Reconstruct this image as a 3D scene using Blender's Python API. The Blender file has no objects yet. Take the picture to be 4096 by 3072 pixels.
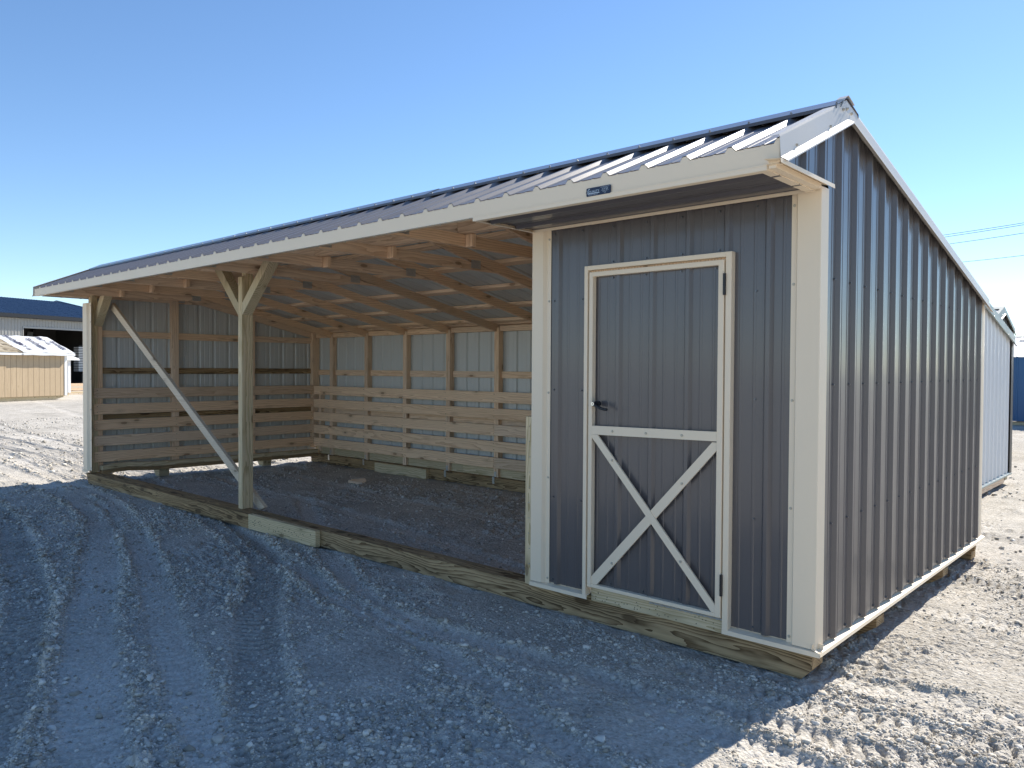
import bpy, math, random
import numpy as np
from mathutils import Vector, Matrix
random.seed(7); rng = np.random.default_rng(11)
sc = bpy.context.scene
COL = sc.collection
R = math.radians

# ------------------------------------------------------------------ materials
def nodes(name):
    m = bpy.data.materials.new(name); m.use_nodes = True
    nt = m.node_tree; b = nt.nodes['Principled BSDF']
    return m, nt, b
def N(nt, t, **k):
    n = nt.nodes.new(t)
    for a, v in k.items():
        if a.startswith('i_'):
            n.inputs[a[2:].replace('_', ' ')].default_value = v
        else: setattr(n, a, v)
    return n
def L(nt, a, b): nt.links.new(a, b)
def ramp(nt, stops):
    r = N(nt, 'ShaderNodeValToRGB'); cr = r.color_ramp
    while len(cr.elements) < len(stops): cr.elements.new(0.5)
    for e, (p, c) in zip(cr.elements, stops):
        e.position = p; e.color = (*c, 1)
    return r
def mixc(nt, fac, a, b, blend='MIX'):
    n = N(nt, 'ShaderNodeMix', data_type='RGBA', blend_type=blend)
    for sock, v in ((n.inputs['Factor'], fac), (n.inputs[6], a), (n.inputs[7], b)):
        if isinstance(v, (int, float)): sock.default_value = v
        elif isinstance(v, tuple): sock.default_value = (*v, 1)
        else: L(nt, v, sock)
    return n.outputs[2]
def math_(nt, op, a, b=None):
    n = N(nt, 'ShaderNodeMath', operation=op)
    for i, v in enumerate((a, b)):
        if v is None: continue
        if isinstance(v, (int, float)): n.inputs[i].default_value = v
        else: L(nt, v, n.inputs[i])
    return n.outputs[0]

def paint(name, col, rough=.35, spec=.5, dust=.12, wav=.02, metallic=0.0, coat=0.0):
    """painted sheet metal: slightly uneven gloss, faint dust, gentle oil canning"""
    m, nt, b = nodes(name)
    tc = N(nt, 'ShaderNodeTexCoord')
    n1 = N(nt, 'ShaderNodeTexNoise'); n1.inputs['Scale'].default_value = 2.2; n1.inputs['Detail'].default_value = 6
    L(nt, tc.outputs['Object'], n1.inputs['Vector'])
    n2 = N(nt, 'ShaderNodeTexNoise'); n2.inputs['Scale'].default_value = 60; n2.inputs['Detail'].default_value = 4
    L(nt, tc.outputs['Object'], n2.inputs['Vector'])
    dustc = (.42, .38, .33)
    f = math_(nt, 'MULTIPLY', n1.outputs['Fac'], dust)
    f2 = math_(nt, 'MULTIPLY', f, n2.outputs['Fac'])
    c = mixc(nt, f2, col, dustc)
    L(nt, c, b.inputs['Base Color'])
    r = N(nt, 'ShaderNodeMapRange'); L(nt, n1.outputs['Fac'], r.inputs['Value'])
    r.inputs['To Min'].default_value = rough*.75; r.inputs['To Max'].default_value = rough*1.3
    L(nt, r.outputs[0], b.inputs['Roughness'])
    b.inputs['Specular IOR Level'].default_value = spec
    b.inputs['Metallic'].default_value = metallic
    b.inputs['Coat Weight'].default_value = coat; b.inputs['Coat Roughness'].default_value = .13
    bp = N(nt, 'ShaderNodeBump'); bp.inputs['Strength'].default_value = .35; bp.inputs['Distance'].default_value = wav
    n4 = N(nt, 'ShaderNodeTexNoise'); n4.inputs['Scale'].default_value = 1.6; n4.inputs['Detail'].default_value = .5
    L(nt, tc.outputs['Object'], n4.inputs['Vector']); L(nt, n4.outputs['Fac'], bp.inputs['Height'])
    bp2 = N(nt, 'ShaderNodeBump'); bp2.inputs['Strength'].default_value = .12; bp2.inputs['Distance'].default_value = .002
    n3 = N(nt, 'ShaderNodeTexNoise'); n3.inputs['Scale'].default_value = 260
    L(nt, tc.outputs['Object'], n3.inputs['Vector'])
    L(nt, n3.outputs['Fac'], bp2.inputs['Height']); L(nt, bp.outputs[0], bp2.inputs['Normal'])
    L(nt, bp2.outputs[0], b.inputs['Normal'])
    return m

def wood(name, axis, light, dark, stain=None, stainamt=0., rings=70., rough=.7, knots=2.0, sat=.2):
    """sawn timber; axis = grain direction in object space"""
    m, nt, b = nodes(name)
    tc = N(nt, 'ShaderNodeTexCoord'); oi = N(nt, 'ShaderNodeObjectInfo')
    sx = [1, 1, 1]; sx[axis] = .16
    mp = N(nt, 'ShaderNodeMapping'); mp.inputs['Scale'].default_value = sx
    L(nt, tc.outputs['Object'], mp.inputs['Vector'])
    rv = N(nt, 'ShaderNodeVectorMath', operation='SCALE')
    cx = N(nt, 'ShaderNodeCombineXYZ')
    r1 = math_(nt, 'MULTIPLY', oi.outputs['Random'], 17.3); r2 = math_(nt, 'FRACT', math_(nt, 'MULTIPLY', oi.outputs['Random'], 53.7)); r3 = math_(nt, 'FRACT', math_(nt, 'MULTIPLY', oi.outputs['Random'], 131.1))
    o = [None]*3
    ax = [0, 1, 2]; ax.remove(axis)
    # pith offset keeps the cut close to the heart so the rings show as arches
    offa = math_(nt, 'ADD', math_(nt, 'MULTIPLY', math_(nt, 'SUBTRACT', r2, .5), .16), -.065)
    offb = math_(nt, 'ADD', math_(nt, 'MULTIPLY', r3, .05), -.045)
    L(nt, r1, cx.inputs[axis]); L(nt, offa, cx.inputs[ax[0]]); L(nt, offb, cx.inputs[ax[1]])
    ad = N(nt, 'ShaderNodeVectorMath', operation='ADD')
    L(nt, mp.outputs[0], ad.inputs[0]); L(nt, cx.outputs[0], ad.inputs[1])
    # warp
    nz = N(nt, 'ShaderNodeTexNoise'); nz.inputs['Scale'].default_value = 6; nz.inputs['Detail'].default_value = 4
    L(nt, ad.outputs[0], nz.inputs['Vector'])
    wv = N(nt, 'ShaderNodeVectorMath', operation='MULTIPLY_ADD')
    L(nt, nz.outputs['Color'], wv.inputs[0]); wv.inputs[1].default_value = (.13, .13, .13); L(nt, ad.outputs[0], wv.inputs[2])
    sep = N(nt, 'ShaderNodeSeparateXYZ'); L(nt, wv.outputs[0], sep.inputs[0])
    a_, b_ = sep.outputs[ax[0]], sep.outputs[ax[1]]
    d = math_(nt, 'SQRT', math_(nt, 'ADD', math_(nt, 'MULTIPLY', a_, a_), math_(nt, 'MULTIPLY', b_, b_)))
    fr = math_(nt, 'FRACT', math_(nt, 'MULTIPLY', d, rings))
    ringv = math_(nt, 'POWER', fr, 2.2)
    # fine fibre
    mf = N(nt, 'ShaderNodeMapping'); s2 = [260, 260, 260]; s2[axis] = 5; mf.inputs['Scale'].default_value = s2
    L(nt, tc.outputs['Object'], mf.inputs['Vector'])
    nf = N(nt, 'ShaderNodeTexNoise'); nf.inputs['Scale'].default_value = 1; nf.inputs['Detail'].default_value = 3
    L(nt, mf.outputs[0], nf.inputs['Vector'])
    c1 = mixc(nt, ringv, light, dark)
    # per-board tint
    tint = ramp(nt, [(0, (.80, .78, .75)), (.35, (1, 1, 1)), (.7, (1.0, .93, .84)), (1, (1.08, 1.04, .98))])
    L(nt, oi.outputs['Random'], tint.inputs[0])
    c2 = mixc(nt, 1.0, c1, tint.outputs[0], 'MULTIPLY')
    fib = ramp(nt, [(.3, (.86, .85, .83)), (.7, (1.05, 1.05, 1.05))]); L(nt, nf.outputs['Fac'], fib.inputs[0])
    c3 = mixc(nt, .8, c2, fib.outputs[0], 'MULTIPLY')
    # knots
    mk = N(nt, 'ShaderNodeMapping'); s3 = [7, 7, 7]; s3[axis] = 2.6; mk.inputs['Scale'].default_value = s3
    L(nt, tc.outputs['Object'], mk.inputs['Vector'])
    ak = N(nt, 'ShaderNodeVectorMath', operation='ADD'); L(nt, mk.outputs[0], ak.inputs[0])
    ck = N(nt, 'ShaderNodeCombineXYZ'); L(nt, r1, ck.inputs[0]); L(nt, r1, ck.inputs[1]); L(nt, r1, ck.inputs[2]); L(nt, ck.outputs[0], ak.inputs[1])
    vo = N(nt, 'ShaderNodeTexVoronoi'); vo.inputs['Scale'].default_value = 1; L(nt, ak.outputs[0], vo.inputs['Vector'])
    kr = ramp(nt, [(.0, (1, 1, 1)), (.045*knots+.001, (1, 1, 1)), (.062*knots+.002, (.3, .3, .3)), (.085*knots+.003, (.25, .25, .25)), (.15*knots+.004, (0, 0, 0))])
    L(nt, vo.outputs['Distance'], kr.inputs[0])
    c4 = mixc(nt, math_(nt, 'MULTIPLY', kr.outputs[0], .75 if knots > 0 else 0), c3, (dark[0]*.33, dark[1]*.27, dark[2]*.22))
    if stainamt > 0:
        ms = N(nt, 'ShaderNodeMapping'); s4 = [13, 13, 13]; s4[axis] = .9; ms.inputs['Scale'].default_value = s4
        L(nt, tc.outputs['Object'], ms.inputs['Vector'])
        am = N(nt, 'ShaderNodeVectorMath', operation='ADD'); L(nt, ms.outputs[0], am.inputs[0]); L(nt, ck.outputs[0], am.inputs[1])
        ns = N(nt, 'ShaderNodeTexNoise'); ns.inputs['Scale'].default_value = 1; ns.inputs['Detail'].default_value = 5
        L(nt, am.outputs[0], ns.inputs['Vector'])
        rs = ramp(nt, [(.42, (0, 0, 0)), (.58, (1, 1, 1))]); L(nt, ns.outputs['Fac'], rs.inputs[0])
        ff = math_(nt, 'MULTIPLY', math_(nt, 'MULTIPLY', rs.outputs[0], stainamt), math_(nt, 'ADD', math_(nt, 'MULTIPLY', ringv, .85), .25))
        c4 = mixc(nt, ff, c4, stain)
    L(nt, c4, b.inputs['Base Color'])
    b.inputs['Roughness'].default_value = rough; b.inputs['Specular IOR Level'].default_value = .25
    bp = N(nt, 'ShaderNodeBump'); bp.inputs['Strength'].default_value = .35; bp.inputs['Distance'].default_value = .002
    hh = math_(nt, 'ADD', math_(nt, 'MULTIPLY', nf.outputs['Fac'], .6), math_(nt, 'MULTIPLY', ringv, -.4))
    L(nt, hh, bp.inputs['Height']); L(nt, bp.outputs[0], b.inputs['Normal'])
    return m

def plain(name, col, rough=.6, metallic=0., var=.15, scale=20, spec=.4):
    m, nt, b = nodes(name)
    tc = N(nt, 'ShaderNodeTexCoord')
    n1 = N(nt, 'ShaderNodeTexNoise'); n1.inputs['Scale'].default_value = scale; n1.inputs['Detail'].default_value = 5
    L(nt, tc.outputs['Object'], n1.inputs['Vector'])
    c = mixc(nt, n1.outputs['Fac'], tuple(x*(1-var) for x in col), tuple(min(1, x*(1+var)) for x in col))
    L(nt, c, b.inputs['Base Color']); b.inputs['Roughness'].default_value = rough; b.inputs['Metallic'].default_value = metallic
    b.inputs['Specular IOR Level'].default_value = spec
    return m

def ground_like(name, fine=True):
    m, nt, b = nodes(name)
    tc = N(nt, 'ShaderNodeTexCoord'); P = tc.outputs['Object']
    def noise(s, d, dist=0):
        n = N(nt, 'ShaderNodeTexNoise'); n.inputs['Scale'].default_value = s; n.inputs['Detail'].default_value = d; n.inputs['Distortion'].default_value = dist
        L(nt, P, n.inputs['Vector']); return n.outputs['Fac']
    a = noise(.35, 6, .5); c = noise(3.2, 8, .3); e = noise(42, 6); g = noise(170, 3)
    base = ramp(nt, [(.36, (.31, .285, .235)), (.5, (.51, .47, .40)), (.64, (.68, .63, .55))])
    mixv = math_(nt, 'ADD', math_(nt, 'MULTIPLY', a, .22), math_(nt, 'ADD', math_(nt, 'MULTIPLY', c, .30), math_(nt, 'MULTIPLY', e, .48)))
    L(nt, mixv, base.inputs[0])
    warm = mixc(nt, math_(nt, 'MULTIPLY', noise(1.1, 4), .45), base.outputs[0], (.40, .345, .275))
    vo = N(nt, 'ShaderNodeTexVoronoi'); vo.inputs['Scale'].default_value = 75; L(nt, P, vo.inputs['Vector'])
    vo2 = N(nt, 'ShaderNodeTexVoronoi'); vo2.inputs['Scale'].default_value = 34; L(nt, P, vo2.inputs['Vector'])
    at = N(nt, 'ShaderNodeAttribute', attribute_name='packed')
    warm = mixc(nt, math_(nt, 'MULTIPLY', math_(nt, 'MAXIMUM', at.outputs['Fac'], 0.), .6), warm, (.65, .61, .54))
    warm = mixc(nt, math_(nt, 'MULTIPLY', math_(nt, 'MAXIMUM', math_(nt, 'MULTIPLY', at.outputs['Fac'], -1.), 0.), .5), warm, (.29, .27, .235))
    vsep = N(nt, 'ShaderNodeSeparateXYZ'); L(nt, vo.outputs['Color'], vsep.inputs[0])
    sp = mixc(nt, .3, warm, vsep.outputs[0], 'SOFT_LIGHT')
    hs = N(nt, 'ShaderNodeHueSaturation'); hs.inputs['Saturation'].default_value = .75
    L(nt, sp, hs.inputs['Color'])
    L(nt, hs.outputs[0], b.inputs['Base Color'])
    b.inputs['Roughness'].default_value = .95; b.inputs['Specular IOR Level'].default_value = .15
    h = math_(nt, 'ADD', math_(nt, 'MULTIPLY', e, .5), math_(nt, 'MULTIPLY', g, .22))
    h = math_(nt, 'ADD', h, math_(nt, 'MULTIPLY', vo.outputs['Distance'], -.28))
    h = math_(nt, 'ADD', h, math_(nt, 'MULTIPLY', vo2.outputs['Distance'], -.25))
    bp = N(nt, 'ShaderNodeBump'); bp.inputs['Strength'].default_value = 1.0; bp.inputs['Distance'].default_value = .017
    L(nt, h, bp.inputs['Height']); L(nt, bp.outputs[0], b.inputs['Normal'])
    return m

M = {}
M['char'] = paint('charcoal_panel_paint', (.098, .088, .090), rough=.32, spec=.5, dust=.06, wav=.012, coat=.45)
M['charroof'] = paint('charcoal_roof_paint', (.155, .155, .175), rough=.36, spec=.6, dust=.06, wav=.01)
M['cream'] = paint('cream_trim_paint', (.86, .72, .54), rough=.45, spec=.35, dust=.04, wav=.006)
M['primer'] = paint('grey_panel_backer', (.58, .585, .56), rough=.35, spec=.5, dust=.1, wav=.01)
M['whitep'] = paint('white_panel_paint', (.74, .74, .74), rough=.35, dust=.1, wav=.006)
M['rake'] = paint('pale_rake_trim_paint', (.62, .585, .53), rough=.38, spec=.5, dust=.08)
M['galv'] = plain('galvanised_metal', (.55, .56, .56), rough=.35, metallic=.9, var=.25, scale=60)
M['screw'] = plain('screw_head_grey', (.16, .165, .18), rough=.3, metallic=.6)
M['screwc'] = plain('screw_head_cream', (.52, .48, .40), rough=.35, metallic=.2)
M['dkblue'] = paint('blue_panel_paint', (.025, .12, .27), rough=.35, dust=.15)
M['brown'] = paint('dark_bronze_trim_paint', (.045, .042, .04), rough=.4, dust=.2)
M['black'] = plain('black_hardware', (.018, .018, .022), rough=.35, var=.2)
M['chrome'] = plain('lock_chrome', (.7, .7, .68), rough=.25, metallic=1)
for ax, nm in enumerate('xyz'):
    M['pine_'+nm] = wood('pine_grain_'+nm, ax, (.90, .685, .495), (.66, .45, .30), rings=52)
    M['treat_'+nm] = wood('treated_pine_grain_'+nm, ax, (.74, .62, .42), (.47, .36, .20), rings=62, stain=(.36, .33, .19), stainamt=.25)
    M['beam_'+nm] = wood('weathered_treated_beam_grain_'+nm, ax, (.52, .37, .205), (.14, .078, .034), rings=85, stain=(.075, .045, .02), stainamt=.9, knots=3.2)
M['pale_x'] = wood('pale_board_grain_x', 0, (.74, .66, .55), (.62, .52, .40), rings=60)
M['ground'] = ground_like('crushed_limestone_ground')
M['stone'] = plain('limestone_chip', (.56, .52, .455), rough=.9, var=.28, scale=25, spec=.15)
M['stoned'] = plain('limestone_chip_dark', (.36, .325, .27), rough=.9, var=.28, scale=25, spec=.15)
M['stonel'] = plain('limestone_chip_pale', (.72, .68, .61), rough=.9, var=.2, scale=25, spec=.15)

# ------------------------------------------------------------------ mesh helpers
class MB:
    def __init__(s): s.v = []; s.f = []; s.mi = []
    def add(s, vs, fs, mi=0):
        o = len(s.v); s.v += [tuple(map(float, p)) for p in vs]
        s.f += [tuple(i+o for i in f) for f in fs]; s.mi += [mi]*len(fs); return s
    def box(s, x0, x1, y0, y1, z0, z1, mi=0, c=.0):
        if c <= 0:
            vs = [(x, y, z) for x in (x0, x1) for y in (y0, y1) for z in (z0, z1)]
            return s.add(vs, [(0, 1, 3, 2), (4, 6, 7, 5), (0, 4, 5, 1), (2, 3, 7, 6), (0, 2, 6, 4), (1, 5, 7, 3)], mi)
        return s.hull([(x0, x1), (y0, y1), (z0, z1)], c, mi)
    def hull(s, b, c, mi=0):
        # chamfered box via bmesh-free construction: 24 vertices
        (x0, x1), (y0, y1), (z0, z1) = b
        vs = []; idx = {}
        for ix, x in enumerate((x0, x1)):
            for iy, y in enumerate((y0, y1)):
                for iz, z in enumerate((z0, z1)):
                    dx = c if ix == 0 else -c; dy = c if iy == 0 else -c; dz = c if iz == 0 else -c
                    idx[ix, iy, iz, 0] = len(vs); vs.append((x, y+dy, z+dz))
                    idx[ix, iy, iz, 1] = len(vs); vs.append((x+dx, y, z+dz))
                    idx[ix, iy, iz, 2] = len(vs); vs.append((x+dx, y+dy, z))
        fs = []
        q = [(0, 0), (1, 0), (1, 1), (0, 1)]
        for k in (0, 1):
            f0 = [idx[k, a, b_, 0] for a, b_ in q]; f1 = [idx[a, k, b_, 1] for a, b_ in q]; f2 = [idx[a, b_, k, 2] for a, b_ in q]
            fs += [f0 if k else f0[::-1], f1[::-1] if k else f1, f2 if k else f2[::-1]]
        for a in (0, 1):
            for b_ in (0, 1):
                e = [idx[0, a, b_, 1], idx[1, a, b_, 1], idx[1, a, b_, 2], idx[0, a, b_, 2]]; fs.append(e if (a == b_) else e[::-1])
                e = [idx[a, 0, b_, 0], idx[a, 1, b_, 0], idx[a, 1, b_, 2], idx[a, 0, b_, 2]]; fs.append(e[::-1] if (a == b_) else e)
                e = [idx[a, b_, 0, 0], idx[a, b_, 1, 0], idx[a, b_, 1, 1], idx[a, b_, 0, 1]]; fs.append(e if (a == b_) else e[::-1])
        for a in (0, 1):
            for b_ in (0, 1):
                for k in (0, 1):
                    e = [idx[a, b_, k, 0], idx[a, b_, k, 1], idx[a, b_, k, 2]]; fs.append(e if (a+b_+k) % 2 else e[::-1])
        return s.add(vs, [tuple(f) for f in fs], mi)
    def prism(s, poly, d, mi=0):
        """poly: planar 3D polygon, d: extrusion vector"""
        n = len(poly); d = Vector(d); P = [Vector(p) for p in poly]
        vs = P+[p+d for p in P]
        fs = [tuple(range(n))[::-1], tuple(range(n, 2*n))]+[(i, (i+1) % n, (i+1) % n+n, i+n) for i in range(n)]
        return s.add(vs, fs, mi)
    def strip(s, prof, a, b, mi=0, t=.0015, end=None):
        """thin bent sheet: profile = list of 3D points swept from +a to +b with thickness t (normal direction guessed)"""
        A = Vector(a); B = Vector(b); dirv = (B-A).normalized(); P = [Vector(p) for p in prof]
        offs = []
        for i in range(len(P)):
            ns = []
            if i > 0: ns.append((P[i]-P[i-1]).cross(dirv).normalized())
            if i < len(P)-1: ns.append((P[i+1]-P[i]).cross(dirv).normalized())
            nn = sum(ns, Vector()); nn = nn/max(nn.length, 1e-6)*(1.0/max(.4, (nn.length/len(ns))))
            offs.append(nn*t)
        n = len(P)
        vs = [p+A for p in P]+[p+B for p in P]+[p+A+o for p, o in zip(P, offs)]+[p+B+o for p, o in zip(P, offs)]
        fs = []
        for i in range(n-1):
            fs += [(i, i+1, i+1+n, i+n), (i+2*n, i+3*n, i+1+3*n, i+1+2*n), (i, i+2*n, i+1+2*n, i+1), (i+n, i+1+n, i+1+3*n, i+3*n)]
        fs += [(0, n, 3*n, 2*n), (n-1, 3*n-1, 4*n-1, 2*n-1)]
        return s.add(vs, fs, mi)
    def cyl(s, p, q, r, n=8, mi=0, r2=None):
        p = Vector(p); q = Vector(q); r2 = r if r2 is None else r2
        d = (q-p).normalized(); u = d.orthogonal().normalized(); w = d.cross(u)
        vs = []
        for c, rr in ((p, r), (q, r2)):
            for i in range(n):
                a = 2*math.pi*i/n; vs.append(c+(u*math.cos(a)+w*math.sin(a))*rr)
        fs = [tuple(range(n))[::-1], tuple(range(n, 2*n))]+[(i, (i+1) % n, (i+1) % n+n, i+n) for i in range(n)]
        return s.add(vs, fs, mi)
    def screw(s, p, nrm, mi, r=.0075):
        p = Vector(p); nrm = Vector(nrm)
        s.cyl(p, p+nrm*.003, r, 8, mi, r*.9); s.cyl(p+nrm*.003, p+nrm*.0085, r*.58, 6, mi, r*.5)
    def build(s, name, mats, parent=None, origin=None, smooth=False):
        v = np.array(s.v)
        if origin is None: origin = (v.min(0)+v.max(0))/2
        origin = np.array(origin, float)
        me = bpy.data.meshes.new(name)
        me.from_pydata([tuple(p) for p in (v-origin)], [], s.f)
        if not isinstance(mats, (list, tuple)): mats = [mats]
        for m in mats: me.materials.append(M[m] if isinstance(m, str) else m)
        me.polygons.foreach_set('material_index', s.mi)
        if smooth: me.polygons.foreach_set('use_smooth', [True]*len(s.f))
        me.update()
        o = bpy.data.objects.new(name, me); COL.objects.link(o)
        pw = WORLD.get(parent.name, (0, 0, 0)) if parent else (0, 0, 0)
        o.location = tuple(origin-np.array(pw))
        WORLD[o.name] = tuple(origin)
        if parent: o.parent = parent
        return o
WORLD = {}
def tag(o, label=None, cat=None, group=None, kind=None):
    if label: o['label'] = label
    if cat: o['category'] = cat
    if group: o['group'] = group
    if kind: o['kind'] = kind
    return o
def thing(name, loc, label, cat, group=None, rotz=0):
    o = bpy.data.objects.new(name, None); COL.objects.link(o); o.location = loc; WORLD[o.name] = tuple(loc)
    o.empty_display_size = .3; o.rotation_euler[2] = rotz
    return tag(o, label, cat, group)

PITCH = .2286
def profile(s0, s1, phase, h=.019, minor=.0026, pitch=PITCH):
    """(s,height) points of ribbed steel between s0 and s1; a rib centre sits at phase"""
    pts = [(s0, None), (s1, None)]
    k0 = int(math.floor((s0-phase)/pitch))-1; k1 = int(math.ceil((s1-phase)/pitch))+1
    for k in range(k0, k1+1):
        c = phase+k*pitch
        for d, hh in ((-.026, 0), (-.011, 1), (-.008, 1.04), (.008, 1.04), (.011, 1), (.026, 0)): pts.append((c+d, hh*h))
        for m_ in (1/3, 2/3):
            cc = c+pitch*m_
            for d, hh in ((-.009, 0), (-.005, 1), (.005, 1), (.009, 0)): pts.append((cc+d, hh*minor))
    def height(x):
        u = (x-phase) % pitch
        d = min(u, pitch-u)
        if d < .011: return h
        if d < .026: return h*(.026-d)/.015
        for m_ in (1/3, 2/3):
            e = abs(u-pitch*m_)
            if e < .005: return minor
            if e < .009: return minor*(.009-e)/.004
        return 0.
    pts = [(x, height(x) if hh is None else hh) for x, hh in pts if s0-1e-9 <= x <= s1+1e-9]
    pts.sort(); out = []
    for p in pts:
        if not out or p[0]-out[-1][0] > 1e-5: out.append(p)
    return out
def panel(mb, O, S, U, Nn, s0, s1, lo, hi, phase, m0=0, m1=1, h=.019, minor=.0026, th=.0012):
    """ribbed sheet. position = O + S*s + U*u + N*h.  lo/hi functions of s"""
    O, S, U, Nn = map(Vector, (O, S, U, Nn)); pr = profile(s0, s1, phase, h, minor)
    lo = lo if callable(lo) else (lambda x, c=lo: c); hi = hi if callable(hi) else (lambda x, c=hi: c)
    n = len(pr); vs = []
    for t in (0, -th):
        for x, hh in pr:
            vs.append(O+S*x+U*lo(x)+Nn*(hh+t)); vs.append(O+S*x+U*hi(x)+Nn*(hh+t))
    flip = S.cross(U).dot(Nn) < 0
    F0 = [(2*i, 2*i+2, 2*i+3, 2*i+1) for i in range(n-1)]
    if flip: F0 = [f[::-1] for f in F0]
    F1 = [tuple(j+2*n for j in f[::-1]) for f in F0]
    mb.add(vs, F0, m0); o = len(mb.v)-len(vs)
    mb.f += [tuple(i+o for i in f) for f in F1]; mb.mi += [m1]*len(F1)
    ed = []
    for i in range(n-1): ed += [(2*i, 2*i+2, 2*i+2+2*n, 2*i+2*n), (2*i+1, 2*i+3, 2*i+3+2*n, 2*i+1+2*n)]
    ed += [(0, 1, 1+2*n, 2*n), (2*n-2, 2*n-1, 4*n-1, 4*n-2)]
    mb.f += [tuple(i+o for i in f) for f in ed]; mb.mi += [m0]*len(ed)
    return mb

# ------------------------------------------------------------------ the loafing shed
LX = -9.686; DY = 3.62; TX = -1.834; ZG = -.185
YR, ZR = .258, 2.722            # ridge
ZE = 2.375; YE = -.535          # front eave (sheet top)
SF = (ZR-ZE)/(YR-YE); SR = .2235
def roofz(y): return ZR-(YR-y)*SF if y < YR else ZR-(y-YR)*SR
shed = thing('livestock_shelter', ((LX)/2, DY/2, ZG), 'charcoal metal run-in shed with cream trim, open timber-framed bay and X-braced door', 'shed')
P = shed
XL0, XR0 = -9.80, .0

# --- skids
mb = MB(); yb0, yb1 = .058, .198
# right front beam with sloped nose
mb.prism([(TX-2.45, yb0, -.042), (-.035, yb0, -.042), (-.035, yb0, -.118), (-.088, yb0, -.178), (TX-2.45, yb0, -.178)], (0, yb1-yb0, 0))
tag(mb.build('skid_beam', 'beam_x', P), 'dark streaked front skid beam below the side door')
mb = MB(); mb.prism([(-9.634, .02, -.042), (-9.60, .004, -.042), (-5.425, .004, -.042), (-5.425, .004, -.178), (-9.52, .004, -.178), (-9.60, .02, -.13)][::-1], (0, .19, 0))
tag(mb.build('skid_beam', 'beam_x', P), 'front skid beam at the open bay')
mb = MB(); mb.box(-5.422, -4.288, .004, .056, -.181, -.039, c=.004)
for i in range(46):
    x = -5.36+1.02*random.random(); z = -.075-.075*random.random(); mb.cyl((x, .0045, z), (x, .0028, z), .0042, 6, 1)
mb.build('splice_block', ['treat_x', 'black'], P)
mb = MB(); mb.box(-5.425, -4.285, .0575, .197, -.178, -.044); mb.build('skid_beam', 'beam_x', P)
# rear beam
mb = MB(); mb.box(-9.62, -.03, 3.455, 3.60, -.18, -.042, c=.004); mb.build('skid_beam', 'beam_x', P)
mb = MB(); mb.box(-7.86, -6.70, 3.40, 3.453, -.184, -.045, c=.003); mb.build('splice_block', 'treat_x', P)
# middle skids: full under the tack room, stubs at the left wall
for y in (.92, 2.40):
    mb = MB(); y1 = y+.135
    mb.prism([(TX-.15, y, -.057), (.004, y, -.057), (.004, y, -.108), (-.09, y, -.174), (TX-.15, y, -.174)], (0, .135, 0)); mb.build('skid_beam', 'beam_x', P)
mb = MB(); mb.prism([(-.6, 3.40, -.057), (.004, 3.40, -.057), (.0, 3.40, -.09), (-.09, 3.40, -.16), (-.6, 3.40, -.16)], (0, .053, 0)); mb.build('skid_block', 'beam_x', P)
for y in (.925, 2.53):
    mb = MB(); mb.prism([(-9.52, y, .012), (-9.52, y, -.17), (-9.64, y, -.17), (-9.70, y, -.11), (-9.70, y, .012)], (0, .14, 0)); mb.build('skid_block', 'treat_x', P)
# rim joists
mb = MB(); mb.box(-.034, .0, 1.06, 3.60, -.056, -.013, c=.002); mb.build('rim_joist', 'pine_y', P)
mb = MB(); mb.box(TX, -.034, .07, 3.5, -.045, -.02); mb.build('floor_deck', 'treat_x', P)
for x0, x1 in ((-9.6, -6.1), (-6.098, -3.6), (-3.598, -1.84)):
    mb = MB(); mb.box(x0, x1, 3.53, 3.568, -.040, .075, c=.002); mb.build('rim_joist', 'treat_x', P)
# left runner: two stacked boards, nose end tapered
for dz, th in ((0, .055), (-.058, .052)):
    mb = MB(); pts = [(.14, .052), (.30, .070), (.46, .076), (.80, .05), (3.45, .035)]
    top = [(-9.52, y, z+dz) for y, z in pts]; bot = [(-9.52, y, z+dz-th) for y, z in pts]
    for i in range(len(pts)-1):
        mb.prism([top[i], top[i+1], bot[i+1], bot[i]], (.115, 0, 0))
    mb.build('runner_board', 'beam_y' if dz else 'treat_y', P)

# --- siding
M['in'] = M['primer']
def wall_screws(mb, S, O, nrm, svals, zs, mi=2):
    S = Vector(S); O = Vector(O)
    for s in svals:
        for z in zs: mb.screw(O+S*s+Vector((0, 0, z)), nrm, mi, .0072)
# right wall: outward +X
mb = MB(); phase = .2345
def wtop(y): return roofz(y)-.045
panel(mb, (-.003, 0, 0), (0, 1, 0), (0, 0, 1), (1, 0, 0), .10, 3.53, .012, wtop, phase, h=.02)
ys = [phase-.045+k*PITCH for k in range(0, 15)]
wall_screws(mb, (0, 1, 0), (-.001, 0, 0), (1, 0, 0), ys, [.03, .60, 1.30])
wall_screws(mb, (0, 1, 0), (-.001, 0, 0), (1, 0, 0), ys[:12], [1.83])
mb.build('end_siding', ['char', 'in', 'screw'], P)
mb = MB(); panel(mb, (-.003, 0, 0), (0, 1, 0), (0, 0, 1), (1, 0, 0), -.50, .0995, 2.279, wtop, phase, h=.02)
mb.build('gable_siding', ['char', 'in'], P)
# left wall: outward -X
mb = MB(); panel(mb, (LX+.028, 0, 0), (0, 1, 0), (0, 0, 1), (-1, 0, 0), .06, 3.58, -.01, lambda y: roofz(y)-.05, .2, m0=0, m1=1)
mb.build('end_siding', ['char', 'in', 'screw'], P)
mb = MB(); panel(mb, (LX+.028, 0, 0), (0, 1, 0), (0, 0, 1), (-1, 0, 0), -.48, .0595, 2.255, lambda y: roofz(y)-.05, .2)
mb.build('gable_siding', ['char', 'in'], P)
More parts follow.
